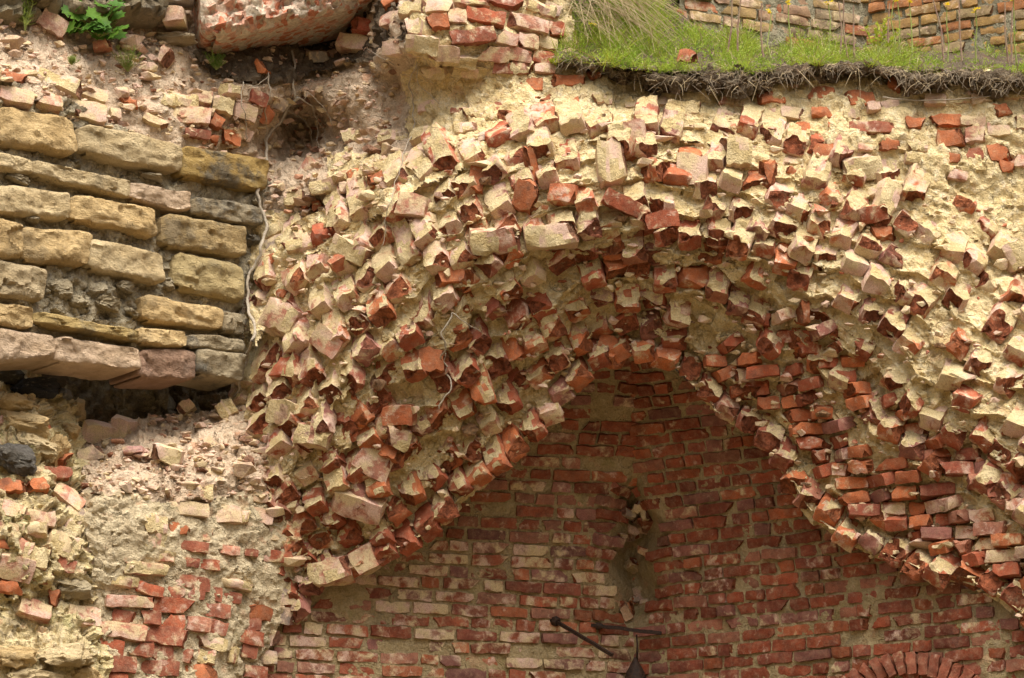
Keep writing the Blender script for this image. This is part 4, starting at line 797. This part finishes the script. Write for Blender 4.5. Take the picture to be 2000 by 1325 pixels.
loose('st', 203, 97, 36, 16, 8, 'small red brick sliver beneath the leafy plant', (0.42, 0.18, 0.11), 0.3, seed=3)
loose('br', 322, 118, 34, 34, -35, 'upright brick wedge right of the feathery weed', (0.40, 0.24, 0.17), 0.5, seed=11)
# small rubble: too many to count
def scatter(name, p, inside, n, size, cols, kindmix, seed, mat=None, flat=0.6):
    r = random.Random(seed); V, F, MI, CL, off = [], [], [], [], 0
    H, W = p.U.shape; k = 0; tries = 0; MK = inside(p.U, p.V)
    while k < n and tries < n * 30:
        tries += 1; i, j = r.randrange(H), r.randrange(W)
        if not MK[i, j]: continue
        k += 1; s = size * r.lognormvariate(0, 0.5); pos = p.P[i, j] + p.N[i, j] * s * 0.25
        d = np.array([[r.gauss(0, 1) for _ in range(3)] for _ in range(11)]); d /= np.linalg.norm(d, axis=1)[:, None]
        d *= np.array([r.uniform(.7, 1.5), r.uniform(.6, 1.1), r.uniform(.4, .9)]) * s * 0.5
        bm = bmesh.new()
        for q in d: bm.verts.new(q)
        res = bmesh.ops.convex_hull(bm, input=bm.verts[:])
        bm.verts.ensure_lookup_table(); bm.verts.index_update()
        c = r.choice(cols); cov = r.uniform(.3, .95)
        for v in bm.verts: V.append(pos + np.array(v.co)); CL.append((*[x * r.uniform(.97, 1.03) for x in c], cov))
        fr = 1 if r.random() < kindmix else 0
        for f in bm.faces: F.append([v.index + off for v in f.verts]); MI.append(fr)
        off += len(bm.verts); bm.free()
    me = mesh(name, V, F, BMJ, False, MI); ca = me.color_attributes.new('tint', 'FLOAT_COLOR', 'POINT'); ca.data.foreach_set('color', np.array(CL, np.float32).ravel())
    o = link(name, me); return tag(o, kind='stuff')
RC = [(0.46, 0.34, 0.24), (0.48, 0.37, 0.27), (0.44, 0.31, 0.22), (0.45, 0.24, 0.15), (0.40, 0.31, 0.22), (0.50, 0.38, 0.27)]
s1 = scatter('brick_rubble', pt, lambda u, v: (u > -100) & (u < 780) & (v > 40) & (v < 430) & inpoly(u, v, TPOLY), 1100, 0.036, RC, 0.08, 5); s1['label'] = 'small broken brick rubble strewn over the upper left slope'
s2 = scatter('brick_rubble', pp, lambda u, v: (v < 975) & inpoly(u, v, PPOLY), 600, 0.034, RC, 0.08, 6); s2['label'] = 'small broken brick rubble heaped below the cavity'
s3 = scatter('mortar_crumbs', vault, lambda u, v: u == u, 1500, 0.034, [(0.58, 0.47, 0.27), (0.62, 0.52, 0.33), (0.42, 0.15, 0.08)], 0.12, 7); s3['label'] = 'crumbs of mortar and brick caught on the torn vault'

# ------------------------------------------------------------------ roots
PATCHES = [pt, vault, pp, pl]
def surf(u, v):
    best = None
    for p in PATCHES:
        d = (p.U - u) ** 2 + (p.V - v) ** 2; i = np.unravel_index(np.argmin(d), d.shape)
        if d[i] < 60 and (p is not pl or inpoly(u, v, LPOLY)) and (p is not pt or inpoly(u, v, TPOLY)):
            best = p.Y[i] if best is None else min(best, p.Y[i])
    return 0.2 if best is None else float(best)
def tube(pts, rad, nseg=6):
    pts = [Vector(p) for p in pts]; V, F = [], []
    for i, p in enumerate(pts):
        t = (pts[min(i + 1, len(pts) - 1)] - pts[max(i - 1, 0)]).normalized(); a = t.orthogonal().normalized() if i == 0 else (a - t * a.dot(t)).normalized(); b = t.cross(a)
        r = rad[i] if hasattr(rad, '__len__') else rad
        for k in range(nseg):
            q = 2 * math.pi * k / nseg; V.append(p + a * math.cos(q) * r + b * math.sin(q) * r)
    n = len(pts)
    for i in range(n - 1):
        for k in range(nseg): F.append((i * nseg + k, i * nseg + (k + 1) % nseg, (i + 1) * nseg + (k + 1) % nseg, (i + 1) * nseg + k))
    F.append(tuple(range(nseg))[::-1]); F.append(tuple((n - 1) * nseg + k for k in range(nseg)))
    return V, F
def root_pts(px, off=0.05, hang=True):
    px = np.array(px, float); seg = np.concatenate([[0], np.cumsum(np.linalg.norm(np.diff(px, axis=0), axis=1))])
    q = np.arange(0, seg[-1], 7.0); uu = np.interp(q, seg, px[:, 0]); vv = np.interp(q, seg, px[:, 1])
    Ys = np.array([surf(a, b) for a, b in zip(uu, vv)])
    for _ in range(6): Ys = np.minimum(Ys, np.convolve(np.pad(Ys, 2, mode='edge'), np.ones(5) / 5, 'valid'))
    uu = uu + 2.2 * np.sin(q * .09 + px[0, 0]) + 1.2 * np.sin(q * .23); return [V3(a, b, y - off) for a, b, y in zip(uu, vv, Ys)]
def root(px, r0, r1, parent=None, name='root', off=0.05):
    P = root_pts(px, off); n = len(P); V, F = tube(P, [(r0 + (r1 - r0) * i / max(1, n - 1)) * random.uniform(.85, 1.15) for i in range(n)])
    return link(name, mesh(name, V, F, M_ROOT), parent)
def root_thing(label, mains, branches):
    e = empty('hanging_root', label, 'root')
    for m in mains: root(m[0], m[1], m[2], e, 'main_root')
    for b in branches: root(b[0], b[1], b[2], e, 'side_root')
root_thing('long grey tree root dangling from the slab down the corner of the limestone wall',
    [([(566, 40), (568, 62), (566, 90), (572, 110), (575, 140), (574, 170), (573, 198)], .008, .007), ([(580, 191), (562, 212), (555, 228), (530, 255), (522, 275), (518, 310), (520, 325), (508, 350), (500, 375), (510, 400), (519, 435), (519, 455), (506, 500), (496, 520), (483, 550), (482, 580), (488, 610), (497, 640), (495, 665), (480, 700), (472, 735), (465, 765), (452, 778)], .012, .009)],
    [([(563, 216), (575, 222), (590, 232), (607, 255), (613, 280)], .005, .003), ([(580, 191), (600, 200), (614, 210), (614, 225), (622, 260), (622, 290)], .006, .003), ([(592, 195), (600, 178), (620, 195), (640, 225), (655, 250)], .003, .002), ([(614, 225), (630, 250), (638, 285), (640, 300)], .003, .002), ([(568, 66), (580, 68), (600, 82), (612, 94)], .003, .002)])
root_thing('thin straight root hanging beside the orange and white brick bit', [([(526, 142), (525, 165), (525, 185), (519, 225), (519, 285)], .005, .003)], [([(526, 150), (505, 165), (488, 170)], .003, .002)])
root_thing('short kinked root hanging over the brick ledge', [([(473, 160), (473, 205), (480, 240), (485, 270), (475, 278)], .004, .003)], [])
root_thing('wiry grey root trailing down the middle slope below the brick corner', [([(812, 125), (800, 165), (805, 195), (811, 240), (800, 270), (780, 330), (768, 380), (758, 400), (752, 450), (744, 490)], .004, .002)], [([(812, 130), (818, 165), (838, 185), (858, 204)], .003, .002)])
root_thing('zigzag pale root hanging in front of the torn vault', [([(881, 611), (876, 632), (863, 650), (870, 685), (860, 695), (874, 716), (870, 730), (883, 751), (881, 765), (856, 790), (857, 806)], .006, .004)], [([(881, 611), (902, 625), (930, 643), (942, 652)], .004, .003), ([(870, 690), (868, 730), (872, 745)], .003, .002)])
root_thing('thin root lying along the wall under the turf at right', [([(1725, 190), (1745, 193), (1790, 197), (1860, 195), (1950, 187), (1970, 180)], .005, .003)], [])
root_thing('fine straw-coloured root slanting over the pink jutting brick', [([(696, 62), (700, 85), (725, 100), (770, 128)], .003, .002)], [])

# ------------------------------------------------------------------ iron pieces in the niche
def bar(label, a, b, r, collar):
    e = empty('iron_bar', label, 'iron bar'); A, B = Vector(a), Vector(b); d = (B - A).normalized()
    V, F = tube([A - d * .05] + [A + (B - A) * (i / 6) + Vector((0, 0, random.gauss(0, .002))) for i in range(7)], [r, r, r * 1.02, r * .97, r, r * .98, r * 1.03, r], 4)
    link('rod', mesh('rod', V, F, M_IRON, False), e)
    V, F = tube([A - d * .012, A + d * .012, A + d * .03], [collar, collar, collar * .7], 8); link('collar', mesh('collar', V, F, M_IRON, False), e)
bar('rusty iron bar slanting down out of the left niche wall', P3(1084, 1213, Y_left(1084, 1213)), P3(1196, 1279, Y_left(1084, 1213) - .32), .014, .034)
bar('nearly level rusty iron bar across the niche corner', P3(1168, 1223, Y_left(1168, 1223) - .02), P3(1292, 1237, Y_left(1168, 1223) - .10), .015, .022)
e = empty('iron_hanger', 'dark teardrop iron fitting with a thin stem at the bottom of the niche', 'iron fitting')
yb = float(Y_left(1230, 1300)) - .12; m = PXM(yb)
V, F = tube([V3(1243, 1240, yb), V3(1245, 1262, yb), V3(1244, 1290, yb)], [.005, .006, .009], 6); link('stem', mesh('stem', V, F, M_IRON), e)
prof = [(1284, .008), (1292, .02), (1300, .034), (1312, .056), (1326, .07), (1345, .075), (1370, .07), (1395, .05), (1410, .02)]
V, F = tube([V3(1241, v, yb) for v, _ in prof], [r for _, r in prof], 14); link('body', mesh('body', V, F, M_IRON), e)

# rubble filling the broken niche corner
U, V_ = rect(1180, 1300, 930, 1230, 4.0); pk = Patch(U, V_, np.minimum(Y_left(U, V_), Y_right(U, V_)) + .03); CF = empty('corner_rubble', 'brick and mortar rubble packed into the broken niche corner', 'rubble'); lc = Laid(CF)
for i in range(26):
    v = random.uniform(985, 1200); u = 1240 + random.uniform(-34, 34)
    seat(lc, pk, 'br', u, v, random.uniform(16, 36), random.uniform(12, 24), random.uniform(-40, 40), random.uniform(.0, .06), random.choice((OR, DR, GY, CRM))(), random.uniform(.2, .9), jitter=.4)
lc.done()
# small relieving arch at the bottom of the right web
RA = empty('relieving_arch', 'low arch of upright bricks at the bottom right of the niche', 'arch'); la = Laid(RA)
U, V_ = rect(1560, 2020, 1220, 1450, 4.0); pa = Patch(U, V_, Y_right(U, V_))
for i in range(17):
    th = math.radians(-62 + i * 7.8); u = 1782 + 165 * math.sin(th); v = 1437 - 140 * math.cos(th)
    seat(la, pa, 'st', u, v, 44, 19.5, math.degrees(th) + 90 - 6, 0.03, DR(), 0.08, jitter=0.02)
la.done()

# ------------------------------------------------------------------ plants
def leafmat(name, c, c2, tr=0.35):
    s = NT(name); n = s.noise(9, 3, 0.5); col = s.mix(s.rng(n, .35, .65), c, c2); s.b.inputs['Roughness'].default_value = .55; s.put(s.b.inputs['Base Color'], col)
    t = s.n('ShaderNodeBsdfTranslucent'); s.l(col, t.inputs['Color']); mx = s.n('ShaderNodeMixShader'); mx.inputs[0].default_value = tr
    s.l(s.b.outputs[0], mx.inputs[1]); s.l(t.outputs[0], mx.inputs[2]); s.l(mx.outputs[0], s.out.inputs[0]); return s.m
M_G1 = leafmat('grass_green', (0.22, 0.33, 0.035), (0.38, 0.47, 0.07)); M_G2 = leafmat('leaf_green', (0.07, 0.17, 0.02), (0.13, 0.25, 0.03)); M_G3 = leafmat('weed_green', (0.20, 0.27, 0.05), (0.30, 0.36, 0.10)); M_G4 = leafmat('lime_leaf', (0.34, 0.40, 0.04), (0.45, 0.48, 0.07))
M_YF = leafmat('yellow_petal', (0.75, 0.55, 0.02), (0.80, 0.62, 0.04)); M_PS = plain('purple_stem', (0.22, 0.13, 0.10), (0.30, 0.22, 0.14)); M_GS = plain('green_stem', (0.20, 0.24, 0.06), (0.28, 0.30, 0.10))
class Tri:
    def __init__(s): s.V = []; s.F = []
    def blade(s, p, d, h, wd, bend, n=3):
        side = Vector((random.gauss(0, 1), random.gauss(0, 1), 0)); side = (side - d * side.dot(d)).normalized() * wd; i0 = len(s.V); p = Vector(p); d = Vector(d)
        for k in range(n):
            f = k / n; q = p + d * h * f + bend * (f * f * h); s.V += [q - side * (1 - f * .6), q + side * (1 - f * .6)]
        s.V.append(p + d * h + bend * h)
        for k in range(n - 1): s.F.append((i0 + 2 * k, i0 + 2 * k + 1, i0 + 2 * k + 3, i0 + 2 * k + 2))
        s.F.append((i0 + 2 * n - 2, i0 + 2 * n - 1, i0 + 2 * n))
    def leaf(s, p, d, nrm, L, W):
        d = Vector(d).normalized(); sd = d.cross(Vector(nrm)).normalized() * W / 2; i0 = len(s.V); p = Vector(p)
        s.V += [p, p + d * L * .4 + sd, p + d * L * .45 - Vector((0, 0, W * .12)), p + d * L * .4 - sd, p + d * L]
        s.F += [(i0, i0 + 1, i0 + 2), (i0, i0 + 2, i0 + 3), (i0 + 1, i0 + 4, i0 + 2), (i0 + 2, i0 + 4, i0 + 3)]
    def tube(s, pts, rad, n=5):
        V, F = tube(pts, rad, n); i0 = len(s.V); s.V += V; s.F += [tuple(i0 + k for k in f) for f in F]
    def obj(s, name, mat, parent=None): return link(name, mesh(name, s.V, s.F, mat, False), parent)
def rdir(up=1.0): return Vector((random.gauss(0, .45), random.gauss(-.1, .45), up)).normalized()
gT, gY, gD = Tri(), Tri(), Tri()
DEN = fbm(np.stack([pg.U / 60, pg.V / 40, pg.U * 0 + 3.3], -1), 1.0, 3, .5, 9); EVG = np.interp(pg.U, [q[0] for q in EDGE], [q[1] for q in EDGE]); WVG = np.interp(pg.U, [1085, 1330, 1420, 1500, 2180], [-60, -55, 66, 86, 86])
H_, W_ = pg.U.shape; cnt = 0
while cnt < 21000:
    i, j = random.randrange(H_), random.randrange(W_); u, v = pg.U[i, j], pg.V[i, j]; evv = EVG[i, j]
    if v > evv + 2 or v < WVG[i, j]: continue
    dens = DEN[i, j]
    if random.random() > 0.55 + dens * .9: continue
    if u < 1180 and random.random() < .6: continue
    cnt += 1; h = random.uniform(.04, .12) * (1.4 if v < 110 else 1.0) * (0.75 + 1.5 * max(-.3, dens))
    p = pg.P[i, j] + np.array([random.gauss(0, .006), 0, -.01]); g_ = gY if random.random() < .30 + .3 * dens else gT
    if random.random() < .13: g_ = gD; h *= 1.5
    d = rdir(0.9) if v < evv - 8 else Vector((random.gauss(0, .5), -.7, random.uniform(-.1, .8))).normalized(); bend = Vector((random.gauss(0, .4), random.gauss(-.15, .3), random.uniform(-.6, 0)))
    if g_ is gT and random.random() < .6:
        for q in range(4): g_.leaf(Vector(p) + d * h * (.35 + .2 * q), rdir(.3), rdir(1), random.uniform(.014, .028), .006)
    g_.blade(p, d, h, random.uniform(.0015, .0035), bend)
for t_, m_, nm, lb in ((gT, M_G1, 'grass', 'low bright green weeds and grass on the turf ledge'), (gY, M_G4, 'grass', 'yellow-green grass tufts mixed into the turf ledge'), (gD, M_STRAW, 'dry_grass', 'dry straw stalks scattered in the turf')):
    o = t_.obj(nm, m_); tag(o, lb, kind='stuff')
# fibres and straw hanging out of the soil
fb, fs = Tri(), Tri()
H_, W_ = pf.U.shape
for _ in range(1500):
    i, j = random.randrange(H_), random.randrange(W_); p = Vector(pf.P[i, j].tolist()) + Vector((0, -.03, 0)); L = random.lognormvariate(-3.1, .5)
    d = Vector((random.gauss(0, 1.0), random.gauss(-.4, .3), random.gauss(-.2, .7))).normalized(); q = Vector((random.gauss(0, .4), 0, -random.uniform(.2, .9)))
    (fb if random.random() < .75 else fs).tube([p, p + d * L * .4, p + d * L * .75 + q * L * .25, p + d * L + q * L * .6], [.0016, .0014, .0012, .0008], 3)
tag(fb.obj('root_fibres', plain('dead_fibre', (0.20, 0.155, 0.11), (0.30, 0.24, 0.17))), 'mat of brown root fibres hanging from the turf edge', kind='stuff')
for _ in range(150):      # drooping straw fan on the bank, top centre
    u0 = random.gauss(1150, 45); v0 = random.gauss(-10, 25); p = V3(u0, v0, float(YG(u0, max(v0, -40))) - .05 if v0 > -40 else .5)
    tx = random.gauss(95, 60); ty = random.uniform(25, 110); q = V3(u0 + tx, v0 + ty, .0 + random.uniform(-.15, .15)); mid = (p + q) / 2 + Vector((random.gauss(0, .03), -.08, random.uniform(.02, .10)))
    fs.tube([p, p * .3 + mid * .7 + Vector((0, 0, .02)), mid * .6 + q * .4, q], [.0022, .002, .0016, .001], 3)
tag(fs.obj('dry_straw', M_STRAW), 'bleached dry straw drooping over the bank at top centre', kind='stuff')

def weed(label, u, v, p, hpx, mats, kind, group=None, cat='plant', name='weed', dY=0.05, lean=0.0):
    e = empty(name, label, cat, group); pos, N, Y = p.at(u, v); pos = pos + Vector((0, -dY, 0)); m = PXM(Y); h = hpx * m; st, lf, fl = Tri(), Tri(), Tri()
    if kind == 'stalk':
        top = pos + Vector((lean * h, random.gauss(0, .03), h)); pts = [pos, pos.lerp(top, .33) + Vector((random.gauss(0, .008), 0, 0)), pos.lerp(top, .66) + Vector((random.gauss(0, .012), 0, 0)), top]; st.tube(pts, [.006, .005, .004, .003], 5)
        for k in range(random.randint(2, 6)): a = pos.lerp(top, random.uniform(.2, .8)); lf.leaf(a, rdir(.5), rdir(1), random.uniform(.03, .06), .008)
        for k in range(4):
            q = top + Vector((random.gauss(0, .012), random.gauss(0, .012), random.gauss(0, .01)))
            for w_ in range(5): th = w_ * 1.26; fl.leaf(q, (math.cos(th), math.sin(th), .4), (0, -.5, 1), .020, .016)
    elif kind == 'dry':
        top = pos + Vector((lean * h, 0, h)); st.tube([pos, pos.lerp(top, .5) + Vector((random.gauss(0, .01), 0, 0)), top], [.007, .006, .004], 5)
        for k in range(5): a = pos.lerp(top, random.uniform(.4, 1)); lf.leaf(a, rdir(.9), rdir(.3), random.uniform(.02, .04), .004)
    elif kind == 'willow':
        for s_ in range(3):
            top = pos + Vector(((s_ - 1) * .05 + lean * h, 0, h * random.uniform(.7, 1.05))); st.tube([pos, pos.lerp(top, .5), top], [.005, .004, .002], 5)
            for k in range(44):
                f = random.uniform(.12, 1.0); th = random.uniform(0, 6.28); lf.leaf(pos.lerp(top, f), (math.cos(th), math.sin(th), random.uniform(.2, .9)), (0, 0, 1), random.uniform(.05, .085) * (1.1 - f * .5), .012)
    elif kind == 'broad':
        for k in range(34):
            th = random.uniform(0, 6.28); a = pos + Vector((math.cos(th) * random.uniform(.02, .15) * 1.3, random.uniform(-.12, .03), random.uniform(.02, 1) * h)); st.tube([pos, pos.lerp(a, .5) + Vector((0, 0, .02)), a], [.003, .0025, .002], 4)
            c = Vector((random.gauss(0, .4), -.7, random.uniform(.2, .9))).normalized(); x = c.orthogonal().normalized(); y = c.cross(x)
            for w_ in range(7): t_ = w_ * .9; lf.leaf(a, x * math.cos(t_) + y * math.sin(t_) + c * .1, c, random.uniform(.045, .07), .046)
    elif kind == 'feather':
        for k in range(26):
            d = Vector((random.gauss(0, .55), random.gauss(-.3, .35), 1)).normalized(); L = h * random.uniform(.5, 1.05); top = pos + d * L; st.tube([pos, top], [.002, .001], 3)
            for q in range(34): a = pos.lerp(top, random.uniform(.2, 1)); lf.blade(a, rdir(.4), random.uniform(.012, .03), .0011, Vector((0, 0, 0)), 2)
    elif kind == 'lime':
        for k in range(5):
            d = Vector((random.gauss(0, .45), 0, 1)).normalized(); top = pos + d * h * random.uniform(.7, 1.05); st.tube([pos, top], [.003, .002], 4)
            for q in range(16): lf.leaf(pos.lerp(top, random.uniform(.35, 1)), rdir(.3), rdir(1), random.uniform(.03, .05), .02)
    if st.V: st.obj('stem', mats[0], e)
    if lf.V: lf.obj('foliage', mats[1], e)
    if fl.V and len(mats) > 2: fl.obj('flower', mats[2], e)
    return e
weed('tall narrow-leaved green weed left of the tilted brick', 52, 66, pt, 95, (M_GS, M_G3), 'willow', lean=.05)
weed('broad-leaved bright green plant under the tan boulder', 198, 88, pt, 64, (M_GS, M_G2), 'broad', dY=.12)
weed('upright narrow-leaved weed rising out of the broad-leaved plant', 215, 82, pt, 105, (M_GS, M_G2), 'willow', dY=.12, lean=.12)
weed('feathery pale green weed on the rubble above the dark hole', 252, 146, pt, 56, (M_GS, M_G3), 'feather')
weed('small feathery weed below the bare soil', 424, 142, pt, 40, (M_GS, M_G2), 'feather')
weed('tiny green sprout on the left rubble slope', 143, 133, pt, 18, (M_GS, M_G3), 'feather')
weed('small round-leaved sprout beside the brick corner', 1088, 138, pt, 18, (M_GS, M_G4), 'lime')
weed('yellow-green leafy plant in front of the rear wall corner', 1712, 118, pg, 92, (M_GS, M_G4), 'lime')
stalks = [(1505, 110, 105, .05), (1545, 112, 125, -.02), (1618, 112, 122, .02), (1745, 114, 130, .03), (1758, 116, 138, .0), (1781, 112, 128, .0), (1850, 116, 120, .03), (1905, 116, 108, .02), (1985, 120, 135, -.02), (1190, 62, 30, .05), (1160, 70, 26, -.1)]
ORD = ('first', 'second', 'third', 'fourth', 'fifth', 'sixth', 'seventh', 'eighth', 'ninth', 'tenth', 'eleventh')
for k_, (u, v, h, ln) in enumerate(sorted(stalks)): weed('slender green stalk with yellow flowers, %s from the left on the turf ledge' % ORD[k_], u, v + 8, pg, h, (M_GS, M_G1, M_YF), 'stalk', 'yellow-flowered stalks on the turf', 'flower stalk', 'flower_stalk', .02, ln)
for k_, (u, v, h, ln) in enumerate([(1420, 100, 120, .10), (1440, 105, 130, .08), (1490, 108, 118, .0), (1640, 112, 125, .01), (1655, 112, 130, -.03), (1668, 114, 120, .02), (1735, 114, 124, .05), (1842, 116, 140, -.12), (1878, 116, 130, .0), (1968, 118, 130, .0), (1975, 118, 120, .06)]):
    weed('bare purplish dry stalk, %s from the left before the rear wall' % ORD[k_], u, v + 8, pg, h, (M_PS, M_STRAW), 'dry', 'dry stalks on the turf', 'dry stalk', 'dry_stalk', .02, ln)
loose('br', 1375, 38, 50, 70, 8, 'pointed grey stone leaning against the rear wall at the grass bank', (0.30, 0.22, 0.17), 0.5, p=pg, seed=2, pro=.1, depth=.16, name='leaning_stone', cat='stone')
loose('br', 1340, 124, 40, 26, -6, 'orange brick piece poking out of the turf edge', (0.48, 0.17, 0.09), 0.3, p=pg, seed=6, pro=.08)
